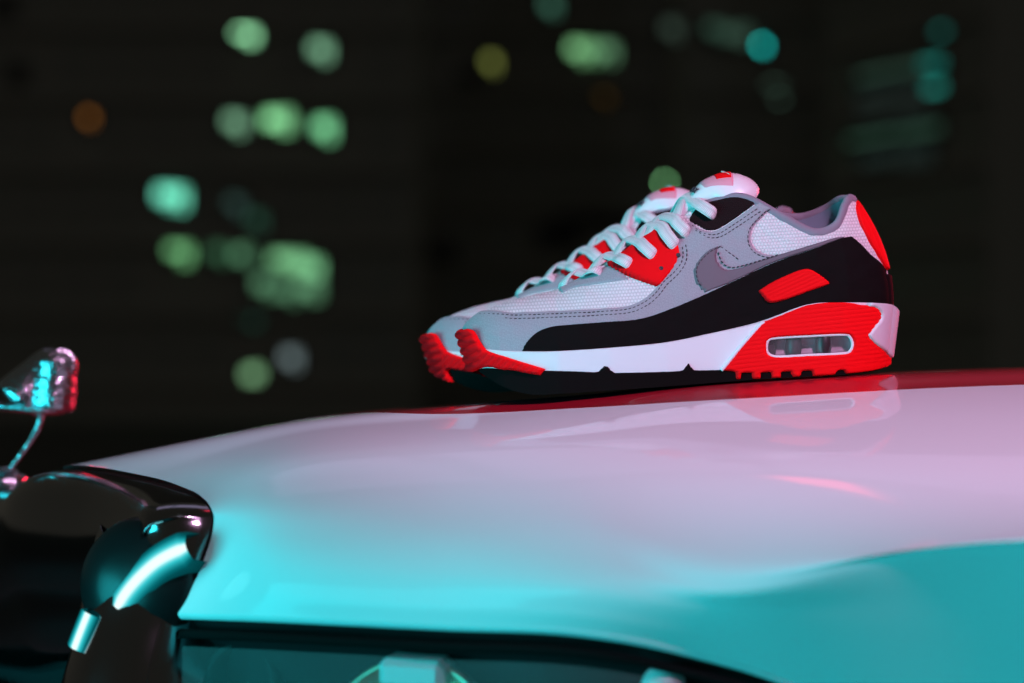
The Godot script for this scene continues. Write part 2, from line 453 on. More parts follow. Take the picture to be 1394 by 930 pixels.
func sheet(nu: int, nv: int, at: Callable, closed_u := false, uv_scale := Vector2.ONE) -> ArrayMesh:
	# a grid of points at.call(u, v), u and v from 0 to 1; its front lies on the side of du x dv
	var v := PackedVector3Array()
	var uv := PackedVector2Array()
	var ix := PackedInt32Array()
	var across := nu if closed_u else nu + 1
	for j in nv + 1:
		for i in across:
			v.append(at.call(float(i) / nu, float(j) / nv))
			uv.append(Vector2(float(i) / nu, float(j) / nv) * uv_scale)
	for j in nv:
		for i in nu:
			var a := j * across + i
			var b := j * across + (i + 1) % across
			var c := b + across
			var d := a + across
			ix.append_array(PackedInt32Array([a, c, b, a, d, c]))
	return finish(v, uv, ix)


func tube(path: PackedVector3Array, wide: Callable, thick: Callable, up: Callable, around := 12, uv_len := 10.0) -> ArrayMesh:
	# an oval tube along path; wide and thick are half sizes at f = 0..1, up the direction of the thickness there
	var v := PackedVector3Array()
	var uv := PackedVector2Array()
	var ix := PackedInt32Array()
	var n := path.size()
	var run := 0.0
	for i in n:
		var f := float(i) / (n - 1)
		var t := (path[mini(i + 1, n - 1)] - path[maxi(i - 1, 0)]).normalized()
		var u: Vector3 = up.call(f)
		u = (u - t * u.dot(t)).normalized()
		var s := t.cross(u)
		if i > 0:
			run += path[i].distance_to(path[i - 1])
		for k in around:
			var a := TAU * k / around
			v.append(path[i] + s * cos(a) * float(wide.call(f)) + u * sin(a) * float(thick.call(f)))
			uv.append(Vector2(run * uv_len, float(k) / around * 0.3))
	for i in n - 1:
		for k in around:
			var a := i * around + k
			var b := i * around + (k + 1) % around
			ix.append_array(PackedInt32Array([a, b, b + around, a, b + around, a + around]))
	for e in [0, n - 1]:
		var c := v.size()
		v.append(path[e])
		uv.append(Vector2.ZERO)
		for k in around:
			var a: int = e * around + k
			var b: int = e * around + (k + 1) % around
			ix.append_array(PackedInt32Array([c, b, a] if e == 0 else [c, a, b]))
	return finish(v, uv, ix)


func round_tube(path: PackedVector3Array, r: float, around := 10) -> ArrayMesh:
	var up := Vector3(0.13, 0.31, 0.94)
	return tube(path, func(_f): return r, func(_f): return r, func(_f): return up, around)


func lathe(profile: PackedVector2Array, around: int, axis_from: Vector3, axis: Vector3) -> ArrayMesh:
	# profile: x = radius, y = along the axis
	axis = axis.normalized()
	var e1 := axis.cross(Vector3(0.3, 0.1, 0.95)).normalized()
	var e2 := axis.cross(e1)
	var n := profile.size() - 1
	return sheet(around, n, func(u, w):
		var p := profile[int(round(w * n))]
		return axis_from + axis * p.y + (e1 * cos(TAU * u) + e2 * sin(TAU * u)) * p.x, true)


func box(size: Vector3, bevel := 0.0) -> Mesh:
	if bevel <= 0.0:
		var m := BoxMesh.new()
		m.size = size
		return m
	var st := SurfaceTool.new()
	st.begin(Mesh.PRIMITIVE_TRIANGLES)
	var h := size / 2.0
	var dirs := [Vector3.RIGHT, Vector3.LEFT, Vector3.UP, Vector3.DOWN, Vector3.BACK, Vector3.FORWARD]
	var corner := func(sx: float, sy: float, sz: float, axis: int) -> Vector3:
		var p := Vector3(sx * (h.x - bevel), sy * (h.y - bevel), sz * (h.z - bevel))
		p[axis] += bevel * [sx, sy, sz][axis]
		return p
	var face := func(pts: Array) -> void:
		var c := Vector3.ZERO
		for p in pts: c += p
		var n: Vector3 = (pts[1] - pts[0]).cross(pts[2] - pts[0])
		if n.dot(c) > 0:
			pts.reverse()
		for k in range(1, pts.size() - 1):
			for p in [pts[0], pts[k], pts[k + 1]]:
				st.set_uv(Vector2(p.x + p.z, p.y + p.z))
				st.add_vertex(p)
	st.set_smooth_group(-1)
	for axis in 3:
		var b := (axis + 1) % 3
		var c := (axis + 2) % 3
		for s in [-1.0, 1.0]:
			var q := []
			for k in [[-1.0, -1.0], [1.0, -1.0], [1.0, 1.0], [-1.0, 1.0]]:
				var g := [0.0, 0.0, 0.0]
				g[axis] = s
				g[b] = k[0]
				g[c] = k[1]
				q.append(corner.call(g[0], g[1], g[2], axis))
			face.call(q)
			for t in [-1.0, 1.0]:
				var e := []
				for k in [[-1.0, axis], [1.0, axis], [1.0, b], [-1.0, b]]:
					var g := [0.0, 0.0, 0.0]
					g[axis] = s
					g[b] = t
					g[c] = k[0]
					e.append(corner.call(g[0], g[1], g[2], k[1]))
				face.call(e)
	for sx in [-1.0, 1.0]:
		for sy in [-1.0, 1.0]:
			for sz in [-1.0, 1.0]:
				face.call([corner.call(sx, sy, sz, 0), corner.call(sx, sy, sz, 1), corner.call(sx, sy, sz, 2)])
	st.generate_normals()
	return st.commit()


func plate(outline: PackedVector2Array, depth: float) -> Mesh:
	# a flat piece of that outline in x and y, depth thick along z
	var st := SurfaceTool.new()
	st.begin(Mesh.PRIMITIVE_TRIANGLES)
	st.set_smooth_group(-1)
	var tri := Geometry2D.triangulate_polygon(outline)
	for z in [depth / 2.0, -depth / 2.0]:
		for i in range(0, tri.size(), 3):
			var q := [tri[i], tri[i + 1], tri[i + 2]]
			var a := outline[q[0]]
			var n := (outline[q[1]] - a).cross(outline[q[2]] - a)
			if (n > 0) == (z > 0):
				q.reverse()
			for k in q:
				st.add_vertex(Vector3(outline[k].x, outline[k].y, z))
	var m := outline.size()
	var way := 0.0
	for i in m:
		way += outline[i].cross(outline[(i + 1) % m])
	for i in m:
		var a := outline[i]
		var b := outline[(i + 1) % m]
		if way < 0:
			var k := a
			a = b
			b = k
		var p := [Vector3(a.x, a.y, -depth / 2), Vector3(b.x, b.y, -depth / 2), Vector3(b.x, b.y, depth / 2), Vector3(a.x, a.y, depth / 2)]
		for k in [0, 2, 1, 0, 3, 2]:
			st.add_vertex(p[k])
	st.generate_normals()
	return st.commit()


# ------------------------------------------------------------------ the wall of a shoe: a ruled side from a base curve up to a rim curve
class Wall:
	var base: PackedVector2Array
	var rim: PackedVector2Array
	var w2 := PackedFloat32Array()
	var r2 := PackedFloat32Array()
	var p := PackedFloat32Array()
	var q := PackedFloat32Array()
	var bulge := PackedFloat32Array()
	var ns := 0
	var nt := 0
	var pos := PackedVector3Array()
	var nrm := PackedVector3Array()
	var taus := PackedFloat32Array()

	static func cr(a: PackedVector2Array, i: int, f: float) -> Vector2:
		var n := a.size()
		var b := a[i]
		var c := a[i + 1]
		var z := a[i - 1] if i > 0 else 2.0 * b - c
		var d := a[i + 2] if i + 2 < n else 2.0 * c - b
		return 0.5 * (2.0 * b + (c - z) * f + (2.0 * z - 5.0 * b + 4.0 * c - d) * f * f + (3.0 * b - z - 3.0 * c + d) * f * f * f)

	func setup(base_mm: PackedVector2Array, rim_mm: PackedVector2Array, shape: Array) -> void:
		base = base_mm
		rim = rim_mm
		for i in range(0, shape.size(), 5):
			w2.append(pow(shape[i] * 0.001, 2.0))
			r2.append(pow(shape[i + 1] * 0.001, 2.0))
			p.append(shape[i + 2])
			q.append(shape[i + 3])
			bulge.append(shape[i + 4] * 0.001)

	func at(tau: float, t: float) -> Vector3:
		var n := base.size()
		tau = clampf(tau, 0.0, n - 1 - 1e-6)
		var i := int(tau)
		var f := tau - i
		var b := cr(base, i, f)
		var r := cr(rim, i, f)
		var xy := b + (r - b) * t
		xy.x += lerpf(bulge[i], bulge[i + 1], f) * 4.0 * t * (1.0 - t)
		var w := sqrt(maxf(0.0, lerpf(w2[i], w2[i + 1], f)))
		var rr := sqrt(maxf(0.0, lerpf(r2[i], r2[i + 1], f)))
		var k := maxf(0.0, 1.0 - pow(clampf(t, 0.0, 1.0), lerpf(p[i], p[i + 1], f)))
		return Vector3(xy.x, xy.y, rr + (w - rr) * pow(k, 1.0 / lerpf(q[i], q[i + 1], f)))

	func grid(n_along: int, n_up: int) -> void:
		ns = n_along
		nt = n_up
		var last := base.size() - 1.0
		for i in ns + 1:
			var s := float(i) / ns
			taus.append(last * (s - 0.93 * sin(TAU * s) / TAU))
		pos.resize((ns + 1) * (nt + 1))
		nrm.resize(pos.size())
		for i in ns + 1:
			for j in nt + 1:
				var t := float(j) / nt
				t = 1.0 - pow(1.0 - t, 1.25)
				pos[i * (nt + 1) + j] = at(taus[i], t)
		for i in ns + 1:
			for j in nt + 1:
				var k := i * (nt + 1) + j
				var du := pos[mini(i + 1, ns) * (nt + 1) + j] - pos[maxi(i - 1, 0) * (nt + 1) + j]
				var dv := pos[i * (nt + 1) + mini(j + 1, nt)] - pos[i * (nt + 1) + maxi(j - 1, 0)]
				if i == 0 or i == ns:
					du = Vector3(0, 0, 1.0 if i == 0 else -1.0)   # the two sides meet across the toe and the heel
				if j == nt and pos[k].z < 1e-4 and i > 0 and i < ns:
					dv = Vector3(0, 0, -1)
				nrm[k] = du.cross(dv).normalized()

	func find(xy: Vector2) -> Vector2:
		var f := straight(xy)
		for k in 3:
			var i := mini(int(f.x), base.size() - 2)
			var t := clampf(f.y, 0.0, 1.0)
			f = straight(Vector2(xy.x - lerpf(bulge[i], bulge[i + 1], f.x - i) * 4.0 * t * (1.0 - t), xy.y))
		return f

	func straight(xy: Vector2) -> Vector2:
		# (tau, t) of the place on the side seen at xy
		var last := base.size() - 1
		var side := func(tau: float) -> float:
			var i := mini(int(tau), last - 1)
			var b := cr(base, i, tau - i)
			return (cr(rim, i, tau - i) - b).cross(xy - b)
		var tau := 0.0
		var found := false
		var before: float = side.call(0.0)
		for k in range(1, last * 4 + 1):
			var now: float = side.call(k / 4.0)
			if (before > 0) != (now > 0):
				var lo := (k - 1) / 4.0
				var hi := k / 4.0
				for n in 24:
					var mid := (lo + hi) / 2.0
					if (side.call(mid) > 0) == (before > 0): lo = mid
					else: hi = mid
				tau = (lo + hi) / 2.0
				found = true
				break
			before = now
		if not found:
			tau = 0.0 if absf(xy.x - base[0].x) < absf(xy.x - base[last].x) else float(last)
		var i := mini(int(tau), last - 1)
		var b := cr(base, i, tau - i)
		var d := cr(rim, i, tau - i) - b
		return Vector2(tau, (xy - b).dot(d) / d.dot(d))

	func on(xy: Vector2) -> Array:
		# place and outward normal of the side at xy
		var f := find(xy)
		var t := clampf(f.y, 0.01, 0.98)
		var a := at(f.x, t)
		var du := at(f.x + 0.05, t) - at(f.x - 0.05, t)
		var dv := at(f.x, minf(t + 0.01, 1.0)) - at(f.x, t - 0.01)
		return [a, du.cross(dv).normalized()]


func distances(w: Wall, outline: PackedVector2Array) -> PackedFloat32Array:
	# signed distance (negative inside) of every grid point of the wall to an outline, seen from the side; exact only near the outline
	var m := outline.size()
	var box_lo := outline[0]
	var box_hi := outline[0]
	for p in outline:
		box_lo = box_lo.min(p)
		box_hi = box_hi.max(p)
	var out := PackedFloat32Array()
	out.resize(w.pos.size())
	out.fill(1.0)
	var rows := w.nt + 1
	var coarse := {}
	for i in w.ns + 1:
		for j in rows:
			var k := i * rows + j
			var x := w.pos[k].x
			var y := w.pos[k].y
			if x < box_lo.x - 0.004 or x > box_hi.x + 0.004 or y < box_lo.y - 0.004 or y > box_hi.y + 0.004:
				continue
			var ci := mini(((i + 2) / 5) * 5, w.ns)
			var cj := mini(((j + 2) / 5) * 5, w.nt)
			var ck := ci * rows + cj
			if ck != k:
				var near: float
				if coarse.has(ck):
					near = coarse[ck]
				else:
					near = exact(outline, m, w.pos[ck].x, w.pos[ck].y)
					coarse[ck] = near
				if absf(near) > 0.0065:
					out[k] = near
					continue
			elif coarse.has(k):
				out[k] = coarse[k]
				continue
			out[k] = exact(outline, m, x, y)
			if ck == k:
				coarse[k] = out[k]
	return out


func exact(outline: PackedVector2Array, m: int, x: float, y: float) -> float:
	var best := 1.0
	var inside := false
	var ax := outline[m - 1].x
	var ay := outline[m - 1].y
	for i in m:
		var bx := outline[i].x
		var by := outline[i].y
		var ex := bx - ax
		var ey := by - ay
		var vx := x - ax
		var vy := y - ay
		if (ay > y) != (by > y) and vx < ex * vy / ey:
			inside = not inside
		var t := clampf((vx * ex + vy * ey) / (ex * ex + ey * ey + 1e-14), 0.0, 1.0)
		vx -= ex * t
		vy -= ey * t
		var dd := vx * vx + vy * vy
		if dd < best:
			best = dd
		ax = bx
		ay = by
	return -sqrt(best) if inside else sqrt(best)


func layer(w: Wall, d: PackedFloat32Array, thick: float, bevel: float, relief = null) -> ArrayMesh:
	# the part of the wall where d < 0, raised by thick with a rounded edge; relief(x, y, depth inside) adds to the height
	var v := PackedVector3Array()
	var uv := PackedVector2Array()
	var ix := PackedInt32Array()
	var at := PackedInt32Array()
	at.resize(w.pos.size())
	at.fill(-1)
	var cut := {}
	var rows := w.nt + 1
	var has_relief: bool = relief != null
	var whole := d.is_empty()
	for i in w.ns:
		for j in w.nt:
			var k := i * rows + j
			var q := [k, k + rows, k + rows + 1, k + 1]
			if not whole:
				var a := d[k] < 0
				var b := d[k + rows] < 0
				var c := d[k + rows + 1] < 0
				var e := d[k + 1] < 0
				if not (a or b or c or e):
					continue
			for tri in [[0, 1, 2], [0, 2, 3]]:
				var poly := PackedInt32Array()
				for n in 3:
					var g: int = q[tri[n]]
					var h: int = q[tri[(n + 1) % 3]]
					var dg := -1.0 if whole else d[g]
					var dh := -1.0 if whole else d[h]
					if dg < 0:
						if at[g] < 0:
							at[g] = v.size()
							var up := thick
							if not whole:
								var s := clampf(1.0 + dg / bevel, 0.0, 1.0)
								up = (thick + 0.0004) * sqrt(1.0 - s * s) - 0.0004
							if has_relief:
								up += relief.call(w.pos[g].x, w.pos[g].y, -dg)
							v.append(w.pos[g] + w.nrm[g] * up)
							uv.append(Vector2(w.pos[g].x, w.pos[g].y) * 10.0)
						poly.append(at[g])
					if (dg < 0) != (dh < 0):
						var key := mini(g, h) * 1000003 + maxi(g, h)
						if not cut.has(key):
							cut[key] = v.size()
							var f := dg / (dg - dh)
							var p := w.pos[g].lerp(w.pos[h], f)
							v.append(p - w.nrm[g].lerp(w.nrm[h], f).normalized() * 0.0004)
							uv.append(Vector2(p.x, p.y) * 10.0)
						poly.append(cut[key])
				for n in range(1, poly.size() - 1):
					ix.append_array(PackedInt32Array([poly[0], poly[n + 1], poly[n]]))
	return finish(v, uv, ix)


func minus(a: PackedFloat32Array, b: PackedFloat32Array) -> PackedFloat32Array:
	var o := a.duplicate()
	for i in o.size():
		o[i] = maxf(a[i], -b[i])
	return o


func along(w: Wall, pts: PackedVector2Array, step: float, closed := false) -> Array:
	# evenly spaced places, normals and directions along a line drawn on the wall
	var line := PackedVector2Array()
	if closed:
		line = closed_outline(pts, 8)
		line.append(line[0])
	else:
		for i in (pts.size() - 1) * 10 + 1:
			line.append(spline2(pts, i / 10.0))
	var flat := PackedVector2Array()
	var left := 0.0
	for i in line.size() - 1:
		var seg := line[i].distance_to(line[i + 1])
		while left < seg:
			flat.append(line[i].lerp(line[i + 1], left / maxf(seg, 1e-9)))
			left += step
		left -= seg
	var o := []
	for p in flat:
		o.append(w.on(p))
	return o


func stitches(w: Wall, lines: Array, lift: float) -> ArrayMesh:
	var v := PackedVector3Array()
	var uv := PackedVector2Array()
	var ix := PackedInt32Array()
	for l in lines:
		var pts := along(w, mm2(l), 0.0030)
		for i in pts.size() - 1:
			var a: Vector3 = pts[i][0]
			var t: Vector3 = (pts[i + 1][0] - a).normalized()
			var n: Vector3 = pts[i][1]
			var s := n.cross(t).normalized()
			var c := a + n * lift
			var b := v.size()
			for k in 6:                      # a little spindle of thread, sunk by half
				var r: float = 0.00042 * [0.35, 0.85, 1.0, 1.0, 0.85, 0.35][k]
				var o: Vector3 = c + t * (0.0022 * (k / 5.0 - 0.5))
				v.append_array(PackedVector3Array([o - s * r - n * 0.0004, o - s * r * 0.6 + n * r * 0.8, o + s * r * 0.6 + n * r * 0.8, o + s * r - n * 0.0004]))
				for e in 4: uv.append(Vector2.ZERO)
				if k > 0:
					for e in 3:
						var g := b + (k - 1) * 4 + e
						ix.append_array(PackedInt32Array([g, g + 1, g + 5, g, g + 5, g + 4]))
	return finish(v, uv, ix)


# ------------------------------------------------------------------ the shoes
func make_shoe_meshes() -> Array:
	# [name, parent name or "", mesh, material, kind] of every part of a left shoe; toe at x = 0, outer side towards +z
	var list := []
	var up := Wall.new()
	up.setup(mm2(UPPER_BASE), mm2(UPPER_RIM), UPPER_SHAPE)
	up.grid(400, 130)
	var inn := Wall.new()      # the inner side: its collar stands higher
	var rim_in := mm2(UPPER_RIM)
	for i in range(12, 16): rim_in[i].y += [0.0035, 0.0115, 0.0125, 0.0045][i - 12]
	inn.setup(mm2(UPPER_BASE), rim_in, UPPER_SHAPE)
	inn.grid(400, 130)
	var toe := Wall.new()
	toe.setup(mm2(TOE_BASE), mm2(TOE_RIM), TOE_SHAPE)
	toe.grid(220, 110)
	var so := Wall.new()
	so.setup(mm2(SOLE_BASE), mm2(SOLE_RIM), SOLE_SHAPE)
	so.grid(420, 70)
	var dist := {}
	for k in OUTLINES:
		var line := closed_outline(mm2(OUTLINES[k]), 5)
		if k in ["heel_cup", "air_hole", "heel_clip", "outsole"]:
			dist[k] = distances(so, line)
		elif k in ["toe_tab", "toe_tab_inner"]:
			dist[k] = distances(toe, line)
		else:
			dist[k] = distances(up, line)
			dist[k + "_inner"] = distances(inn, line)
	var none := PackedFloat32Array()
	var both := func(m: ArrayMesh) -> ArrayMesh: return joined([m, mirrored(m)])

	var rough := FastNoiseLite.new()
	rough.seed = 4
	rough.frequency = 55.0
	rough.fractal_octaves = 2
	var dents := func(x: float, y: float, _inside: float) -> float: return 0.00045 * rough.get_noise_2d(x, y * 1.4)

	# upper
	list.append(["knit_upper", "", joined([layer(up, none, 0.0, 0.001, dents), mirrored(layer(inn, none, 0.0, 0.001, dents))]), M.knit, ""])
	list.append(["suede_overlay", "", joined([layer(up, dist.grey_overlay, 0.0013, 0.0011, dents), mirrored(layer(inn, dist.grey_overlay_inner, 0.0013, 0.0011, dents))]), M.suede, ""])
	var guard := layer(up, dist.lace_guard, 0.0009, 0.0008)
	list.append(["lace_guard", "", guard, M.suede, ""])
	list.append(["lace_guard", "", mirrored(guard), M.suede, ""])
	list.append(["mudguard", "", joined([layer(up, dist.mudguard, 0.0020, 0.0012, dents), mirrored(layer(inn, dist.mudguard_inner, 0.0020, 0.0012, dents))]), M.black_suede, ""])
	var sw := layer(up, dist.swoosh, 0.0021, 0.0008)
	list.append(["swoosh", "", sw, M.swoosh, ""])
	list.append(["swoosh", "", mirrored(sw), M.swoosh, ""])
	var panel := layer(up, dist.collar_panel, 0.0007, 0.0008)
	list.append(["collar_panel", "", panel, M.brown_textile, ""])
	list.append(["collar_panel", "", mirrored(layer(inn, dist.collar_panel_inner, 0.0007, 0.0008)), M.brown_textile, ""])
	var stay := layer(up, dist.eyestay, 0.0026, 0.0011, func(x, y, inside):
		var k: float = fposmod((y - 0.19 * x) / 0.0023, 1.0)
		return -0.00022 * smoothstep(0.0006, 0.002, inside) * smoothstep(0.3, 0.5, absf(k - 0.5)))
	list.append(["eyestay", "", stay, M.infrared, ""])
	list.append(["eyestay", "", mirrored(stay), M.infrared, ""])
	var badge := layer(up, dist.heel_badge, 0.0042, 0.0016, func(x, y, inside):
		return -0.0003 * smoothstep(0.001, 0.003, inside) * (0.5 + 0.5 * sin(y * 2400.0 - x * 900.0)))
	list.append(["heel_badge", "", badge, M.infrared, ""])
	list.append(["heel_badge", "", mirrored(badge), M.infrared, ""])
	list.append(["heel_tab", "", joined([layer(up, dist.heel_tab, 0.0022, 0.0012), mirrored(layer(inn, dist.heel_tab_inner, 0.0022, 0.0012))]), M.infrared, ""])
	var st := stitches(up, SEAMS.slice(0, 5) + [SEAMS[7]], 0.0013)
	var st2 := stitches(up, SEAMS.slice(5, 7), 0.0021)
	list.append(["stitching", "", both.call(joined([st, st2])), M.thread, "stuff"])
	for p in [Vector2(152.6, 89.3), Vector2(140.6, 81.0)]:
		for s in [1, -1]:
			var a := up.on(p * 0.001)
			var c: Vector3 = a[0] + a[1] * 0.0022
			var n: Vector3 = a[1]
			c.z *= s
			n.z *= s
			list.append(["eyelet", "", lathe(PackedVector2Array([Vector2(0, 0.0004), Vector2(0.0008, 0.0004), Vector2(0.0011, 0.0007), Vector2(0.0014, 0.0005), Vector2(0.0015, -0.001)]), 14, c, n), M.ink, ""])

	# padded rim of the collar, from the top of the dark panel round the heel and back
	var rim_path := PackedVector3Array()
	for i in 90:
		var p := up.at(lerpf(9.6, 17.0, sin(i / 89.0 * PI / 2.0)), 1.0)
		rim_path.append(Vector3(p.x, p.y - 0.0012, maxf(p.z - 0.0016, 0.0)))
	for i in range(1, 90):
		var p := inn.at(lerpf(9.6, 17.0, sin((89 - i) / 89.0 * PI / 2.0)), 1.0)
		rim_path.append(Vector3(p.x, p.y - 0.0012, -maxf(p.z - 0.0016, 0.0)))
	var flat := PackedVector3Array(rim_path)
	list.append(["collar_rim", "", tube(flat, func(_f): return 0.0036, func(_f): return 0.0027, func(f):
		var p: Vector3 = flat[int(clampf(f, 0, 1) * (flat.size() - 1))]
		return Vector3(p.x - 0.235, 0.0, p.z * 1.2), 14), M.lining, ""])
	# lining inside the collar, and the insole
	var inner := func(u: float, v: float) -> Vector3:
		var f := u * 2.0
		var s := 1.0 if f <= 1.0 else -1.0
		var tau := lerpf(6.0, 17.0, sin((f if f <= 1.0 else 2.0 - f) * PI / 2.0))
		var p := (up if s > 0 else inn).at(tau, lerpf(0.15, 0.97, v))
		var back_in := clampf((p.x - 0.24) / 0.05, 0.0, 1.0)
		return Vector3(p.x - 0.0055 * back_in, p.y, s * maxf(p.z - 0.0045, 0.0))
	list.append(["lining", "", sheet(160, 24, inner), M.sock, ""])
	list.append(["insole", "", sheet(40, 12, func(u, v):
		var p := up.at(lerpf(2.0, 16.5, u), 0.2)
		return Vector3(p.x, p.y + 0.002, lerpf(p.z, -p.z, v) * 0.97)), M.sock, ""])

	# tongue
	var spine := mm2([79.6, 73.3, 92.5, 79.6, 118.4, 93.5, 144.4, 109.9, 162.9, 126.3, 173.5, 136.6, 181.3, 140.6, 189.3, 141.7, 197.3, 140.7, 205.1, 136.9, 211.8, 131.8])
	var last := spine.size() - 1.0
	var tongue := func(u: float, v: float, out: float) -> Vector3:
		var p := spline2(spine, u * last)
		var t := (spline2(spine, minf(u * last + 0.15, last)) - spline2(spine, maxf(u * last - 0.15, 0.0))).normalized()
		var n := Vector2(-t.y, t.x)
		var x: float = (v - 0.5) * 2.0
		var half := lerpf(0.009, 0.0235, smoothstep(0.0, 0.7, u))
		var drop := lerpf(0.003, 0.030, smoothstep(0.25, 0.8, u)) * pow(1.0 - cos(x * PI * 0.5), 1.3)
		var edge := sqrt(maxf(0.0, 1.0 - pow(absf(x), 5.0))) * sqrt(maxf(0.0, 1.0 - pow(clampf((u - 0.85) / 0.15, 0.0, 1.0), 2.2)))
		var puff := 0.0043 * edge * lerpf(0.45, 1.0, smoothstep(0.45, 0.8, u)) * out
		var q := p - n * drop + n * puff * cos(x * 1.2)
		return Vector3(q.x, q.y - 0.0022 * smoothstep(0.4, 0.7, u), signf(x) * pow(absf(sin(x * PI * 0.5)), 0.85) * half + puff * sin(x * 1.2))
	var front := sheet(36, 60, func(u, v): return tongue.call(v, u, 1.0))
	var rear := sheet(36, 60, func(u, v): return tongue.call(v, 1.0 - u, -1.0))
	list.append(["tongue", "", front, M.satin, ""])
	list.append(["tongue_lining", "", rear, M.infrared, ""])
	var label_box := func(u0: float, u1: float, v0: float, v1: float, lift: float) -> ArrayMesh:
		return sheet(18, 18, func(u, v):
			var e := minf(minf(u, 1.0 - u), minf(v, 1.0 - v))
			return tongue.call(lerpf(u0, u1, v), lerpf(v0, v1, u), 1.0 + (lift if e > 0.01 else -0.1)))
	list.append(["tongue_label", "tongue", label_box.call(0.49, 0.76, 0.20, 0.80, 0.16), M.label_pink, ""])
	list.append(["tongue_label", "tongue", label_box.call(0.61, 0.745, 0.28, 0.72, 0.26), M.infrared, ""])
	# a small tick on the red field and the words under it
	var tick := mm2([0, 0, -5, 2.2, -8, 5.0, -8.6, 7.4, -7.6, 6.0, -5.4, 4.7, -2.6, 4.2, 11, 8.0, 11, 8.0])
	var wrap := func(src: Mesh, u0: float, along_u: float, along_v: float, lift: float) -> ArrayMesh:
		# the flat piece bent over the tongue: its x runs across, its y up the tongue, z outwards
		var a: Array = src.get_mesh_arrays() if src is PrimitiveMesh else src.surface_get_arrays(0)
		var v: PackedVector3Array = a[Mesh.ARRAY_VERTEX]
		var n: PackedVector3Array = a[Mesh.ARRAY_NORMAL]
		for k in v.size():
			var u := u0 + v[k].y * along_u
			var w := 0.5 + v[k].x * along_v
			var p: Vector3 = tongue.call(u, w, 1.0)
			var tu: Vector3 = (tongue.call(u + 0.01, w, 1.0) - p).normalized()
			var tv: Vector3 = (tongue.call(u, w + 0.01, 1.0) - p).normalized()
			var up_n := tv.cross(tu).normalized()
			n[k] = (tv * n[k].x + tu * n[k].y + up_n * n[k].z).normalized()
			v[k] = p + up_n * (lift + v[k].z)
		var ix: PackedInt32Array = a[Mesh.ARRAY_INDEX] if a[Mesh.ARRAY_INDEX] != null else PackedInt32Array(range(v.size()))
		var uv := PackedVector2Array()
		uv.resize(v.size())
		return commit(v, n, uv, ix)
	var tm := TextMesh.new()
	var font := SystemFont.new()
	font.font_names = PackedStringArray(["Droid Sans"])
	font.font_weight = 700
	tm.font = font
	tm.font_size = 32
	tm.pixel_size = 0.00024
	tm.depth = 0.0004
	tm.text = "AIR MAX"
	list.append(["lettering", "tongue", wrap.call(tm, 0.450, 5.5, 16.0, 0.0010), M.ink, ""])
	list.append(["swoosh", "tongue", wrap.call(plate(tick, 0.0005), 0.68, 5.5, 16.0, 0.0020), M.satin, ""])

	# laces: over the tongue from each hole to the next one forward on the other side
	var holes := mm2([100, 80.6, 119.9, 84.8, 136, 90.3, 150.7, 96.3, 159.1, 104.2, 177.6, 115.4])
	var rim_at := func(x: float) -> Vector3:
		var e := up.at(4.5, 1.0)
		for k in 160:
			e = up.at(lerpf(4.0, 10.0, k / 159.0), 1.0)
			if e.x > x: break
		return e
	for i in 6:
		for s in [1.0, -1.0]:
			var a := up.on(holes[i])
			var n: Vector3 = a[1]
			var hole_at: Vector3 = a[0]
			var leave: Vector3 = rim_at.call(hole_at.x - 0.0085)
			var half_way := up.on(Vector2(hole_at.x, hole_at.y).lerp(Vector2(leave.x, leave.y), 0.5))
			var ridge_x := hole_at.x - 0.0165
			var top := spline2(spine, 0)
			for k in 200:
				var c := spline2(spine, k / 199.0 * last)
				if c.x > ridge_x: break
				top = c
			var enter: Vector3 = rim_at.call(hole_at.x - 0.025)
			var over := 0.0056 if s > 0 else 0.0042
			var ctrl := PackedVector3Array([
				hole_at - n * 0.003 + Vector3(0.0015, -0.001, 0), hole_at + n * 0.0034, half_way[0] + half_way[1] * 0.0043,
				leave + Vector3(-0.0008, 0.0022, 0.0012), Vector3(ridge_x, maxf(top.y + over, leave.y + 0.0036), 0.0),
				Vector3(enter.x, maxf(enter.y + 0.0022, 0.0), -enter.z), Vector3(enter.x - 0.001, enter.y - 0.006, -maxf(enter.z - 0.003, 0.0))])
			var path := PackedVector3Array()
			for k in 55:
				var p := spline3(ctrl, k / 54.0 * (ctrl.size() - 1))
				p.z *= s
				path.append(p)
			var n2: Vector3 = half_way[1]
			var lace := tube(path, func(f): return 0.0044 * lerpf(0.62, 1.0, smoothstep(0.0, 0.2, f)), func(f): return 0.0011 + 0.0002 * sin(f * 9.0), func(f):
				var g: Vector3 = n.lerp(n2, smoothstep(0.1, 0.4, f)).lerp(Vector3(-0.5, 0.85, 0.0), smoothstep(0.4, 0.66, f)).lerp(Vector3(-0.3, 0.7, -0.6), smoothstep(0.7, 0.95, f))
				return Vector3(g.x, g.y, g.z * s), 16, 60.0)
			list.append(["lace", "", lace, M.lace, ""])

	# sole
	var hollow := func(x: float, y: float, _inside: float) -> float:
		return 0.0
	var hole: PackedFloat32Array = dist.air_hole
	var midsole := layer(so, minus_all(hole), 0.0, 0.0004, hollow)
	var ledge := sheet(300, 1, func(u, v):
		var p := so.at((so.base.size() - 1) * (u - 0.93 * sin(TAU * u) / TAU), 1.0)
		return Vector3(lerpf(p.x, lerpf(p.x, 0.15, 0.06), v), p.y + 0.0008 * v, p.z * lerpf(1.0, 0.8, v)))
	var under := sheet(300, 8, func(u, v):
		var p := so.at((so.base.size() - 1) * (u - 0.93 * sin(TAU * u) / TAU), 0.0)
		return Vector3(p.x, p.y, lerpf(-p.z, p.z, v)))
	list.append(["midsole", "", joined([midsole, mirrored(midsole), ledge, mirrored(ledge)]), M.foam, ""])
	var tread := layer(so, dist.outsole, 0.0012, 0.0008)
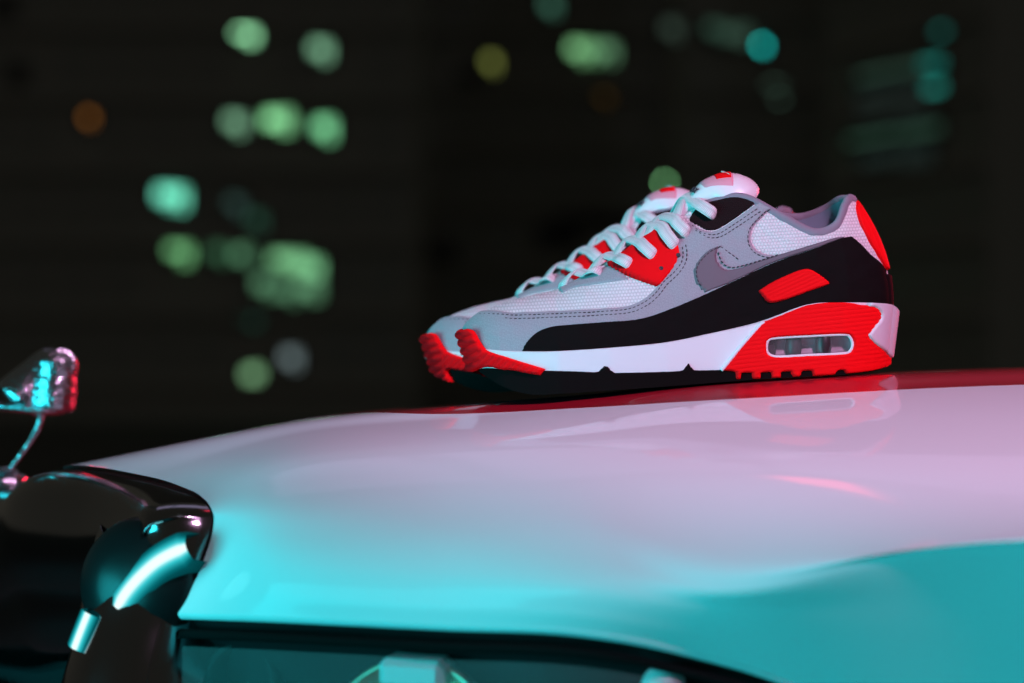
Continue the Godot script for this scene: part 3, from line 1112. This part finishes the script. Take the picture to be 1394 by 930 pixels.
	list.append(["outsole", "", joined([tread, mirrored(tread), under]), M.rubber, ""])
	var cup := layer(so, minus(dist.heel_cup, hole), 0.0030, 0.0012, func(x, y, inside):
		var k: float = fposmod((y - 0.035 * x) / 0.00285, 1.0)
		return -0.00045 * smoothstep(0.0012, 0.003, inside) * smoothstep(0.32, 0.5, absf(k - 0.5)))
	list.append(["heel_cup", "", both.call(cup), M.infrared, ""])
	list.append(["heel_clip", "", both.call(layer(so, dist.heel_clip, 0.0042, 0.0024)), M.clip, ""])
	var waves := func(x: float, y: float, inside: float) -> float:
		var k: float = (0.25 * x - 0.95 * y + 0.65 * maxf(0.0, x - 0.017)) / 0.0056
		return 0.0018 * smoothstep(0.0, 0.0012, inside) * (pow(absf(sin(k * PI)), 0.8) - 0.6)
	list.append(["toe_tab", "", joined([layer(toe, dist.toe_tab, 0.0034, 0.0018, waves), mirrored(layer(toe, dist.toe_tab_inner, 0.0034, 0.0018, waves))]), M.infrared, ""])
	# thin pale lip along the front of the heel cup, and round the window
	var LIP: Array = OUTLINES.heel_cup.slice(-6)
	var lip := PackedVector3Array()
	for a in along(so, mm2([OUTLINES.heel_cup[0], OUTLINES.heel_cup[1]] + [LIP[4], LIP[5], LIP[2], LIP[3], LIP[0], LIP[1]]), 0.001):
		lip.append(a[0] + a[1] * 0.0018)
	for s in [1, -1]:
		list.append(["midsole_lip", "", round_tube(lip, 0.0013) if s > 0 else mirrored(round_tube(lip, 0.0013)), M.foam, ""])
	var ring := PackedVector3Array()
	var ring_in := PackedVector3Array()
	for a in along(so, mm2(OUTLINES.air_hole), 0.0012, true):
		ring.append(a[0] + a[1] * 0.0010)
		ring_in.append(a[0] + a[1] * 0.0010)
	ring.append(ring[0])
	var centre := Vector3.ZERO
	for p in ring_in: centre += p / ring_in.size()
	var bed := sheet(ring_in.size(), 5, func(u, v):
		var p: Vector3 = ring_in[int(round(u * ring_in.size())) % ring_in.size()]
		var q := p + Vector3(0, 0, -0.0075 * smoothstep(0.0, 0.45, v))
		return q.lerp(Vector3(centre.x + (q.x - centre.x) * 0.2, centre.y, centre.z - 0.009), smoothstep(0.4, 1.0, v)), true)
	var posts := []
	for x in [0.2085, 0.2255, 0.2455]:
		posts.append(lathe(PackedVector2Array([Vector2(0, -0.0085), Vector2(0.0036, -0.0078), Vector2(0.0052, -0.005), Vector2(0.0056, 0), Vector2(0.0052, 0.005), Vector2(0.0036, 0.0078), Vector2(0, 0.0085)]), 18, Vector3(x, 0.0245, centre.z - 0.0062), Vector3(0.08, 1, 0)))
	var pane := layer(so, hole, 0.0002, 0.0006)
	for s in [1, -1]:
		var fix := func(m: ArrayMesh) -> ArrayMesh: return m if s > 0 else mirrored(m)
		var n: String = "air_window"
		list.append([n, "", fix.call(round_tube(ring, 0.0011)), M.foam, ""])
		list.append(["chamber", n, fix.call(bed), M.air_wall, ""])
		for p in posts: list.append(["post", n, fix.call(p), M.air_post, ""])
		list.append(["pane", n, fix.call(pane), M.glass, ""])
	return list


func minus_all(hole: PackedFloat32Array) -> PackedFloat32Array:
	var o := hole.duplicate()
	for i in o.size():
		o[i] = -hole[i]
	return o


func build_shoe(list: Array, called: String, label: String, flip: bool) -> Node3D:
	var root := thing(called, label, "shoe", Vector3.ZERO, "pair of running shoes on the bonnet")
	var owner_of := {}
	for e in list:
		var parent: Node = owner_of[e[1]] if e[1] else root
		var m: Mesh = e[2]
		var where := Transform3D()
		if e.size() > 5:
			where = e[5]
		elif flip:
			m = mirrored(m)
		var o := part(e[0], m, e[3], parent)
		o.transform = where
		if e[4]: o.set_meta("kind", e[4])
		if not e[1]: owner_of[e[0]] = o
	return root


# ------------------------------------------------------------------ the car
func columns() -> Array:
	var o := []
	for c in BONNET:
		var p := PackedVector3Array()
		for i in range(0, c.size(), 3):
			p.append(Vector3(c[i], c[i + 1], c[i + 2]) * 0.001)
		o.append(p)
	return o


func skin(cols: Array, u: float, v: float) -> Vector3:
	# the bonnet at column u (0..7) and row v (0 far side .. 10 lower front edge)
	var line := PackedVector3Array()
	for c in cols:
		line.append(spline3(c, v))
	return spline3(line, u)


func panel_edge(u: float) -> float:
	# row at which the red centre of the bonnet meets its white side
	var e := PackedVector2Array([Vector2(0, 1.0), Vector2(0, 1.6), Vector2(0, 2.68), Vector2(0, 2.98), Vector2(0, 3.08), Vector2(0, 3.0), Vector2(0, 3.0), Vector2(0, 3.0)])
	return spline2(e, u).y


func car() -> void:
	var root := thing("car", "white car with deep red bonnet centre and chrome ornament, carrying the shoes", "car")
	var cols := columns()
	var eu := func(u: float) -> float: return 7.0 * pow(u, 1.15)
	part("bonnet_centre", sheet(120, 46, func(u, v):
		var k: float = eu.call(1.0 - u)
		return skin(cols, k, panel_edge(k) * v)), M.red_paint, root)
	part("bonnet_side", sheet(150, 110, func(u, v):
		var k: float = eu.call(1.0 - u)
		return skin(cols, k, lerpf(panel_edge(k), 10.0, v))), M.white_paint, root)
	# rolled lower edge of the bonnet
	part("bonnet_edge", sheet(150, 6, func(u, v):
		var p := skin(cols, eu.call(1.0 - u), 10.0)
		var a: float = v * PI * 0.6
		return p + Vector3(0.0, -0.004 * sin(a) - 0.001 * v, -0.006 * (1.0 - cos(a)) - 0.03 * maxf(v - 0.66, 0.0))), M.white_paint, root)

	# grille frame: a rounded bar along the front edge of the bonnet and down its corner
	var f := Vector3(-0.88, 0.08, 0.47).normalized()
	var path := PackedVector3Array([Vector3(-0.80, 0.93, -1.08), Vector3(-0.56, 0.972, -0.63)])
	for i in range(1, 11): path.append(cols[0][i])
	for p in [Vector3(-0.214, 0.879, 0.130), Vector3(-0.222, 0.80, 0.150), Vector3(-0.228, 0.65, 0.165), Vector3(-0.230, 0.50, 0.170)]: path.append(p)
	var profile := PackedVector2Array([Vector2(-0.004, -0.03), Vector2(-0.0035, 0.0), Vector2(-0.0045, 0.010), Vector2(-0.008, 0.020), Vector2(-0.015, 0.030), Vector2(-0.026, 0.037), Vector2(-0.042, 0.040), Vector2(-0.062, 0.040), Vector2(-0.078, 0.037), Vector2(-0.090, 0.031), Vector2(-0.098, 0.026), Vector2(-0.125, 0.020), Vector2(-0.148, 0.0), Vector2(-0.150, -0.03)])
	var frame_at := func(u: float, v: float) -> Vector3:
		var t: float = u * (path.size() - 1)
		var p := spline3(path, t)
		var d := (spline3(path, t + 0.25) - spline3(path, t - 0.25)).normalized()
		var n := f.cross(d).normalized()
		var q := spline2(profile, v * (profile.size() - 1))
		return p + n * q.x * lerpf(1.0, 0.34, exp(-pow((t - 6.3) / 2.0, 2.0))) + f * q.y
	var frame := part("grille_frame", sheet(260, 44, func(u, v): return frame_at.call(1.0 - u, v)), M.dark_chrome, root)
	var along_bar := Vector3(0.475, 0.0, 0.88).normalized()
	var corner := Vector3(-0.235, 0.905, 0.075)
	for i in 28:
		var top := corner - along_bar * (0.022 * i + 0.012) - f * 0.012
		var slat := part("slat", box(Vector3(0.006, 0.44, 0.022), 0.0015), M.seal, frame, top + Vector3(0.01, -0.29, 0), Vector3(0, atan2(f.x, f.z), 0))
		slat.rotation.x = 0.0
	part("grille_back", box(Vector3(0.72, 0.42, 0.01)), M.black_plastic, root, corner - along_bar * 0.33 - f * 0.04 + Vector3(0, -0.22, 0), Vector3(0, atan2(f.x, f.z), 0))

	# bright reflection on the chrome corner, painted as two emissive strips; no lamp there
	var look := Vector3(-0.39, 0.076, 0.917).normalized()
	var glint_strip := func(pts: Array, half: float, tip: float) -> ArrayMesh:
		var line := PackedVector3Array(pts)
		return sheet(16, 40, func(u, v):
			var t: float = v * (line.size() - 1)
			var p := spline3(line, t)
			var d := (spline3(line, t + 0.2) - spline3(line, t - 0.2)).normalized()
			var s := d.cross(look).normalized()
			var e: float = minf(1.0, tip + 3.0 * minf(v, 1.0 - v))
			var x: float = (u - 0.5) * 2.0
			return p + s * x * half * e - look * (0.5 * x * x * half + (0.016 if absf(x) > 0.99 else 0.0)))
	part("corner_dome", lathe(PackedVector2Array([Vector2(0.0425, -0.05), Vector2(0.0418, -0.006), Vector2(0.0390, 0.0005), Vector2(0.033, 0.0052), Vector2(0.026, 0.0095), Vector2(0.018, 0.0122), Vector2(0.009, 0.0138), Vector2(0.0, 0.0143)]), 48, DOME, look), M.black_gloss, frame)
	part("corner_glint", glint_strip.call(ARC, 0.0130, 0.7), M.glint, frame)
	part("corner_glint", glint_strip.call(BAR, 0.0085, 0.9), M.glint, frame)
	var halo := OmniLight3D.new()  # small added light for the glow around the painted highlight
	halo.name = "corner_glint_light"
	add_child(halo)
	halo.position = ARC[2] + look * 0.012
	halo.light_color = lin(0.25, 0.95, 1.0)
	halo.light_energy = 0.0004
	halo.light_size = 0.01
	halo.omni_range = 4.0
	halo.omni_attenuation = 2.0
	halo.shadow_enabled = true

	# headlight under the bonnet edge
	var edge := func(u: float) -> Vector3: return skin(cols, u, 10.0)
	var housing := part("headlight", sheet(90, 16, func(u, v):
		var e: Vector3 = edge.call(lerpf(6.6, 0.02, u))
		var deep := 0.055 * sin(PI * clampf(v, 0.0, 1.0)) + 0.012
		return e + Vector3(0.0, -0.003 - 0.17 * v, -deep)), M.black_plastic, root)
	part("seal", sheet(90, 6, func(u, v):
		var e: Vector3 = edge.call(lerpf(6.6, 0.02, u))
		var a: float = v * PI
		return e + Vector3(0, -0.010 - 0.006 * (1.0 - cos(a)) * 0.5, -0.004 + 0.004 * sin(a))), M.seal, housing)
	part("lamp_block", box(Vector3(0.040, 0.018, 0.024), 0.004), M.opal, housing, Vector3(-0.055, 0.893, 0.196), Vector3(0.1, -0.35, -0.03))
	var bowl := PackedVector2Array()
	for i in 13:
		var a := i / 12.0
		bowl.append(Vector2(0.012 + 0.036 * a, 0.034 * a * a))
	for p in [Vector2(0.050, 0.036), Vector2(0.052, 0.034), Vector2(0.0525, 0.028)]: bowl.append(p)
	part("reflector_bowl", lathe(bowl, 48, Vector3(-0.050, 0.846, 0.170), Vector3(-0.25, 0.12, 0.95)), M.brass, housing)
	part("projector_lens", lathe(PackedVector2Array([Vector2(0.016, 0.0), Vector2(0.016, 0.008), Vector2(0.013, 0.013), Vector2(0.008, 0.016), Vector2(0.0, 0.0175)]), 32, Vector3(-0.050, 0.846, 0.173), Vector3(-0.25, 0.12, 0.95)), M.chrome, housing)
	part("lens_ring", lathe(PackedVector2Array([Vector2(0.019, -0.01), Vector2(0.020, 0.006), Vector2(0.023, 0.010), Vector2(0.027, 0.006), Vector2(0.028, -0.01)]), 40, Vector3(-0.163, 0.877, 0.110), Vector3(-0.4, 0.1, 0.9)), M.black_plastic, housing)
	part("marker_lamp", lathe(PackedVector2Array([Vector2(0.0125, -0.01), Vector2(0.0125, 0.002), Vector2(0.010, 0.007), Vector2(0.006, 0.010), Vector2(0.0, 0.011)]), 28, Vector3(0.085, 0.889, 0.236), Vector3(-0.1, 0.1, 1)), M.opal, housing)
	part("cover", sheet(70, 10, func(u, v):
		var e: Vector3 = edge.call(lerpf(6.6, 0.06, u))
		return e + Vector3(0.0, -0.020 - 0.15 * v, 0.002 + 0.012 * v - 0.02 * v * v)), M.glass, housing)
	part("bumper", sheet(90, 14, func(u, v):
		var e: Vector3 = edge.call(lerpf(7.0, 0.02, u))
		return Vector3(e.x, e.y - 0.175 - 0.40 * v, e.z + 0.012 + 0.06 * sin(PI * minf(v * 1.1, 1.0)))), M.white_paint, root)

	# chrome ornament standing on the middle of the grille frame
	var foot := Vector3(-0.3985, 0.9875, -0.300)
	var orn := part("ornament", lathe(PackedVector2Array([Vector2(0.019, -0.004), Vector2(0.019, 0.001), Vector2(0.016, 0.0035), Vector2(0.012, 0.0045), Vector2(0.0115, 0.0075), Vector2(0.008, 0.0095), Vector2(0.0, 0.0105)]), 32, foot, Vector3(-0.05, 1, 0.02)), M.polished, root)
	var stem := PackedVector3Array()
	for i in 25: stem.append(spline3(PackedVector3Array([foot + Vector3(0.004, 0.008, 0), Vector3(-0.390, 1.001, -0.300), Vector3(-0.379, 1.016, -0.300), Vector3(-0.371, 1.030, -0.300), Vector3(-0.368, 1.043, -0.300)]), i / 6.0))
	part("stem", tube(stem, func(q): return lerpf(0.0015, 0.0028, q), func(_q): return 0.0013, func(_q): return Vector3(0.5, 0.3, 0.8)), M.polished, orn)
	var wing := func(u: float, v: float) -> Vector3:
		var a: float = u * TAU
		var r := sin(v * PI)
		var x := cos(a) * r
		var long := 0.030 if x > 0 else 0.052
		return Vector3(-0.379 + x * long, 1.0435 - x * 0.004 + cos(v * PI) * 0.0042 + 0.0015 * x * x, -0.300 - sin(a) * r * 0.019 + x * 0.006)
	part("wing", sheet(48, 18, func(u, v): return wing.call(u, 1.0 - v), true), M.polished, orn)
	var bust := PackedVector2Array()
	for p in [[0.0, -0.002], [0.0135, -0.001], [0.0150, 0.002], [0.0152, 0.007], [0.0143, 0.0086], [0.0150, 0.010], [0.0149, 0.015], [0.0140, 0.0166], [0.0146, 0.018], [0.0140, 0.025], [0.0132, 0.0268], [0.0139, 0.029], [0.0138, 0.035], [0.0126, 0.040], [0.0100, 0.0435], [0.0055, 0.0455], [0.0, 0.046]]:
		bust.append(Vector2(p[0] * 1.22, p[1]))
	part("bust", lathe(bust, 36, Vector3(-0.3605, 1.0440, -0.297), Vector3(0.13, 1, 0.05)), M.polished, orn)
	part("face", lathe(PackedVector2Array([Vector2(0.0118, -0.006), Vector2(0.0118, 0.0015), Vector2(0.0105, 0.0030), Vector2(0.0095, 0.0022), Vector2(0.0080, 0.0034), Vector2(0.004, 0.0048), Vector2(0.0, 0.0052)]), 32, Vector3(-0.3510, 1.0790, -0.2860), Vector3(0.30, 0.12, 0.94)), M.polished, orn)
	var cape := PackedVector2Array()
	for p in [[0.0, 0.0], [0.006, 0.0012], [0.0105, 0.005], [0.0132, 0.011], [0.0150, 0.018], [0.0172, 0.026], [0.0196, 0.034], [0.0215, 0.041], [0.0222, 0.046], [0.0205, 0.050], [0.012, 0.0525], [0.0, 0.053]]:
		cape.append(Vector2(p[0], p[1]))
	part("cape", lathe(cape, 36, Vector3(-0.3570, 1.0885, -0.302), Vector3(-0.60, -0.80, -0.04)), M.polished, orn)


# ------------------------------------------------------------------ lamps, out of the picture but lighting it
func lamps() -> void:
	# pink floodlight on a post, front right and high
	var foot := Vector3(1.7, 0.0, 2.6)
	var aim := Vector3(0.2, 1.05, -0.4)
	var head := Vector3(1.25, 2.85, 2.1)
	var post := thing("flood_lamp", "pink floodlight on a tall steel post before the car", "lamp", foot)
	part("pole", lathe(PackedVector2Array([Vector2(0.09, 0.0), Vector2(0.09, 0.02), Vector2(0.045, 0.04), Vector2(0.035, 3.0), Vector2(0.0, 3.02)]), 20, Vector3.ZERO, Vector3.UP), M.steel, post)
	var arm := PackedVector3Array()
	for i in 13: arm.append(Vector3(0, 2.98, 0).lerp(head - foot + Vector3(0, 0.14, 0), i / 12.0) + Vector3(0, 0.05 * sin(i / 12.0 * PI), 0))
	part("arm", round_tube(arm, 0.022), M.steel, post)
	var beam := (aim - head).normalized()
	var shade := part("shade", lathe(PackedVector2Array([Vector2(0.03, -0.16), Vector2(0.07, -0.15), Vector2(0.11, -0.06), Vector2(0.125, 0.03), Vector2(0.118, 0.03), Vector2(0.10, -0.06)]), 32, head - foot, beam), M.steel, post)
	part("lamp_lens", lathe(PackedVector2Array([Vector2(0.10, -0.012), Vector2(0.098, -0.006), Vector2(0.06, -0.002), Vector2(0.0, 0.0)]), 32, head - foot, beam), glow(1.0, 0.36, 0.62, 6.0), post)
	var spot := SpotLight3D.new()
	spot.name = "flood_light"
	add_child(spot)
	spot.look_at_from_position(head + beam * 0.02, aim)
	spot.light_color = lin(1.0, 0.52, 0.88)
	spot.light_energy = 7.5
	spot.light_size = 0.10
	spot.spot_angle = 11.4
	spot.spot_angle_attenuation = 0.25
	spot.spot_range = 30.0
	spot.spot_attenuation = 2.0
	spot.shadow_enabled = true
	# cyan lit screen, front left
	screen("lit_screen", "wide cyan lit screen standing on the road ahead of the car", Vector3(-3.1, 0.78, 1.95), Vector3(0.0, 0.95, 0.1), Vector2(3.2, 1.45), lin(0.03, 0.90, 1.0), glow(0.03, 0.90, 1.0, 1.0), 13.0)
	# red lit sign behind the car
	screen("red_sign", "low red lit sign standing behind the car", Vector3(2.3, 1.75, -2.6), Vector3(0.15, 1.1, -0.1), Vector2(0.9, 0.5), lin(1.0, 0.02, 0.06), glow(1.0, 0.02, 0.06, 3.0), 4.0)
	billboard()  # added panels, unseen, mirrored as a pale band in the paint
	# a red strip light on a mast, high behind the car
	var mast := thing("mast_light", "round red lamp on the arm of a tall mast behind the car", "lamp", Vector3(2.3, 0.0, -2.3))
	part("mast", lathe(PackedVector2Array([Vector2(0.10, 0.0), Vector2(0.10, 0.02), Vector2(0.05, 0.05), Vector2(0.04, 4.0), Vector2(0.0, 4.02)]), 20, Vector3.ZERO, Vector3.UP), M.steel, mast)
	part("arm", round_tube(PackedVector3Array([Vector3(0, 3.9, 0), Vector3(-0.7, 3.95, 0), Vector3(-1.4, 3.95, 0), Vector3(-2.06, 3.95, 0)]), 0.025), M.steel, mast)
	var at := Vector3(0.25, 3.22, -1.8)
	var down := (Vector3(0.2, 1.0, 0.2) - at).normalized()
	var db := Basis.looking_at(down)
	var hung := at - mast.position
	part("hanger", round_tube(PackedVector3Array([Vector3(-2.06, 3.95, 0), hung + Vector3(0, 0.3, -0.05), hung - down * 0.15]), 0.02), M.steel, mast)
	part("housing", lathe(PackedVector2Array([Vector2(0.03, -0.16), Vector2(0.09, -0.13), Vector2(0.115, -0.03), Vector2(0.118, 0.04), Vector2(0.110, 0.04), Vector2(0.100, -0.01)]), 28, hung, down), M.steel, mast)
	part("lamp_lens", lathe(PackedVector2Array([Vector2(0.10, -0.02), Vector2(0.095, -0.008), Vector2(0.06, -0.002), Vector2(0.0, 0.0)]), 28, hung, down), glow(1.0, 0.03, 0.08, 1.5), mast)
	var sl := AreaLight3D.new()
	sl.name = "mast_lamp_light"
	add_child(sl)
	sl.transform = Transform3D(db, at + down * 0.014)
	sl.area_size = Vector2(0.12, 0.12)
	sl.light_color = lin(1.0, 0.03, 0.08)
	sl.light_energy = 0.024
	sl.shadow_enabled = true


func billboard() -> void:  # made-up lavender panels, there only to be reflected in the bonnet
	var root := thing("added_reflection_panel", "added lavender lit panels on two tall posts, unseen behind the car, for reflections in the bonnet", "billboard", Vector3(0.4, 0, -6.0))
	var b := Basis.looking_at((Vector3(0, 1.0, 0.2) - Vector3(0.4, 6.2, -6.0)).normalized())
	var back := part("board", box(Vector3(6.4, 1.5, 0.12), 0.02), M.steel, root)
	back.transform = Transform3D(b, Vector3(0, 6.2, 0) + b.z * 0.08)
	for k in 4:
		var p := part("lit_panel", box(Vector3(1.46, 1.3, 0.02), 0.004), glow(0.80, 0.66, 1.0, 0.35), root)
		p.transform = Transform3D(b, Vector3(0, 6.2, 0) + b.x * (k - 1.5) * 1.56)
	for s in [-1, 1]:
		part("post", box(Vector3(0.16, 6.0, 0.16), 0.02), M.steel, root, Vector3(s * 2.9, 3.0, -0.30))
	var l := AreaLight3D.new()
	l.name = "reflection_panel_light"
	add_child(l)
	l.transform = Transform3D(b, Vector3(0.4, 6.2, -6.0) - b.z * 0.03)
	l.area_size = Vector2(6.2, 1.3)
	l.light_color = lin(0.80, 0.66, 1.0)
	l.light_energy = 0.25
	l.shadow_enabled = true


func screen(called: String, label: String, at: Vector3, aim: Vector3, size: Vector2, tint: Color, face: Material, energy: float) -> void:
	var root := thing(called, label, "sign", Vector3(at.x, 0, at.z))
	var way := (aim - at).normalized()
	var b := Basis.looking_at(way)
	var up := Vector3(0, at.y, 0)
	var cab := part("cabinet", box(Vector3(size.x + 0.08, size.y + 0.08, 0.10), 0.012), M.steel, root)
	cab.transform = Transform3D(b, up - way * 0.06)
	var lit := part("lit_panel", box(Vector3(size.x, size.y, 0.012), 0.002), face, root)
	lit.transform = Transform3D(b, up - way * 0.005)
	for s in [-1, 1]:
		var x: Vector3 = b.x * s * (size.x * 0.5 + 0.02)
		part("leg", box(Vector3(0.05, at.y, 0.05), 0.006), M.steel, root, Vector3(x.x, at.y / 2.0, x.z) - way * 0.14 * Vector3(1, 0, 1))
	var l := AreaLight3D.new()
	l.name = called + "_light"
	add_child(l)
	l.transform = Transform3D(b, at + way * 0.012)
	l.area_size = size
	l.light_color = tint
	l.light_energy = energy
	l.shadow_enabled = true


# ------------------------------------------------------------------ road and towers
func setting() -> void:
	var road := part("road", sheet(2, 2, func(u, v): return Vector3(lerpf(-600, 600, u), 0, lerpf(200, -900, v))), M.asphalt, self)
	tag(road, "dark asphalt road under the car", "", "", "structure")
	tower("office_tower", "broad dark tower on the left with scattered green lit windows", Vector3(-17.1, 0, -120), 0.0, 24.5, 62.0, 2.22, 3.62, LIT_A, 0.2)
	tower("office_tower", "dark tower behind the shoes with a few dim yellow and green windows", Vector3(2.7, 0, -140), 0.0, 16.6, 74.0, 2.3, 3.5, LIT_B, 0.4)
	tower("office_tower", "dark tower right of the shoe tongue with one small teal light", Vector3(11.7, 0, -110), 0.0, 7.4, 56.0, 2.2, 3.4, LIT_C, 0.3)
	var side := [[2.55, 16.40, 1.4, 0.35, 0.06, 1.0, 0.82, 0.38], [2.2, 14.95, 1.6, 0.22, 0.06, 1.0, 0.82, 0.38], [2.4, 13.9, 1.2, 0.3, 0.06, 1.0, 0.8, 0.5], [-0.8, 15.0, 5.0, 0.22, 0.45, 1.0, 0.70, 0.10], [-0.6, 12.3, 7.0, 0.22, 0.40, 1.0, 0.66, 0.10], [-0.6, 14.0, 5.5, 0.6, 0.6, 1.0, 0.9, 0.02], [-0.4, 11.3, 5.5, 0.6, 0.6, 1.0, 0.9, 0.02], [-0.6, 13.2, 5.5, 0.6, 0.6, 1.0, 0.9, 0.02]]
	tower("office_tower", "dark tower at the right edge, turned so its rows of strip lights slant", Vector3(16.5, 0, -100), -deg_to_rad(65.0), 12.0, 60.0, 2.4, 3.0, side, 0.0)


func tower(called: String, label: String, at: Vector3, turn: float, wide: float, high: float, pitch: float, storey: float, lit: Array, shift: float) -> void:
	# lit: x (in the world, or along the front when turned), y, width, height of the ceiling lamp seen in a window, its colour and strength
	var root := thing(called, label, "building", at, "dark office towers behind the car")
	root.rotation.y = turn
	part("wall", box(Vector3(wide, high, 14.0)), M.concrete, root, Vector3(0, high / 2.0, -7.0))
	part("roof", box(Vector3(wide + 0.5, 0.9, 14.5), 0.1), M.concrete, root, Vector3(0, high + 0.45, -7.0))
	var pane := box(Vector3(pitch * 0.80, storey * 0.62, 0.06))
	var frame := box(Vector3(pitch * 0.88, storey * 0.70, 0.12), 0.02)
	var sill := box(Vector3(wide, storey * 0.16, 0.35), 0.03)
	var taken_by := {}
	for e in lit:
		var x: float = e[0] - (at.x if turn == 0.0 else 0.0)
		var lamp := part("lit_window", box(Vector3(e[2] + 0.5, e[3] + 0.6, 0.12), 0.02), M.steel, root, Vector3(x, e[1], 0.10))
		var g := "%.2f %.2f %.2f %.1f" % [e[4], e[5], e[6], e[7]]
		if not M.has(g): M[g] = glow(e[4], e[5], e[6], e[7])
		part("ceiling_lamp", box(Vector3(e[2] * 0.52, e[3] * 0.8, 0.05), 0.01), M[g], lamp, Vector3(-e[2] * 0.22, e[3] * 0.1, 0.09))
		var h := g + " dim"
		if not M.has(h): M[h] = glow(e[4], e[5], e[6], e[7] * rng.randf_range(0.55, 0.8))
		part("ceiling_lamp", box(Vector3(e[2] * 0.42, e[3] * 1.3, 0.05), 0.01), M[h], lamp, Vector3(e[2] * 0.28, -e[3] * rng.randf_range(0.0, 0.3), 0.09))
		taken_by[Vector2i(roundi(x / pitch + shift), roundi(e[1] / storey))] = true
	var n := int(wide / pitch / 2.0)
	for j in range(1, int(high / storey)):
		part("sill", sill, M.concrete, root, Vector3(0, j * storey - storey * 0.5, 0.12))
		if j * storey > 30.0:
			continue
		for i in range(-n, n + 1):
			var x := (i - shift) * pitch
			if absf(x) > wide / 2.0 - pitch * 0.5 or taken_by.has(Vector2i(i, j)):
				continue
			part("window", pane, M.dark_glass, root, Vector3(x, j * storey + 0.05, 0.02))


func _ready() -> void:
	rng.seed = 7
	# camera
	var cam := Camera3D.new()
	cam.name = "camera"
	add_child(cam)
	cam.position = Vector3(0, 1.05, 1.6)
	cam.rotation_degrees = Vector3(1.3904, 0, 0)
	cam.fov = 16.06
	cam.near = 0.05
	cam.far = 2000.0
	var lens := CameraAttributesPhysical.new()
	lens.frustum_focal_length = 85.06
	lens.frustum_near = 0.05
	lens.frustum_far = 2000.0
	lens.frustum_focus_distance = 1.605
	lens.exposure_aperture = 3.9
	cam.attributes = lens
	cam.current = true
	# night sky
	var env := Environment.new()
	var sky := Sky.new()
	var air := ProceduralSkyMaterial.new()
	air.sky_top_color = lin(0.027, 0.0255, 0.0205)
	air.sky_horizon_color = lin(0.032, 0.029, 0.023)
	air.sky_curve = 0.2
	air.ground_bottom_color = lin(0.004, 0.004, 0.004)
	air.ground_horizon_color = lin(0.0075, 0.007, 0.0058)
	sky.sky_material = air
	env.background_mode = Environment.BG_SKY
	env.sky = sky
	env.tonemap_mode = Environment.TONE_MAPPER_LINEAR
	env.tonemap_exposure = 1.0
	env.sdfgi_enabled = true
	env.ssao_enabled = true
	env.ssil_enabled = true
	var we := WorldEnvironment.new()
	we.name = "environment"
	we.environment = env
	add_child(we)
	var moon := DirectionalLight3D.new()
	moon.name = "moon"
	moon.light_energy = 0.004
	moon.light_color = Color(0.9, 0.95, 1.0)
	moon.light_angular_distance = 0.5
	moon.shadow_enabled = true
	moon.rotation_degrees = Vector3(-60, 30, 0)
	add_child(moon)
	materials()
	lamps()
	setting()
	car()
	var list := make_shoe_meshes()
	var near := build_shoe(list, "running_shoe", "nearer running shoe of the pair, in full view, white and grey with red heel", false)
	near.transform = Transform3D(Basis(Vector3(0, 0, 1), deg_to_rad(3.5)) * Basis(Vector3(1, 0, 0), deg_to_rad(3.0)), Vector3(-0.03603, 1.0495, -0.05))
	var far := build_shoe(list, "running_shoe", "farther running shoe of the pair, mostly hidden behind the other, showing toe, laces and tongue", true)
	far.transform = Transform3D(Basis(Vector3(0, 0, 1), deg_to_rad(3.9)) * Basis(Vector3(1, 0, 0), deg_to_rad(0.5)), Vector3(-0.0645, 1.0490, -0.17))
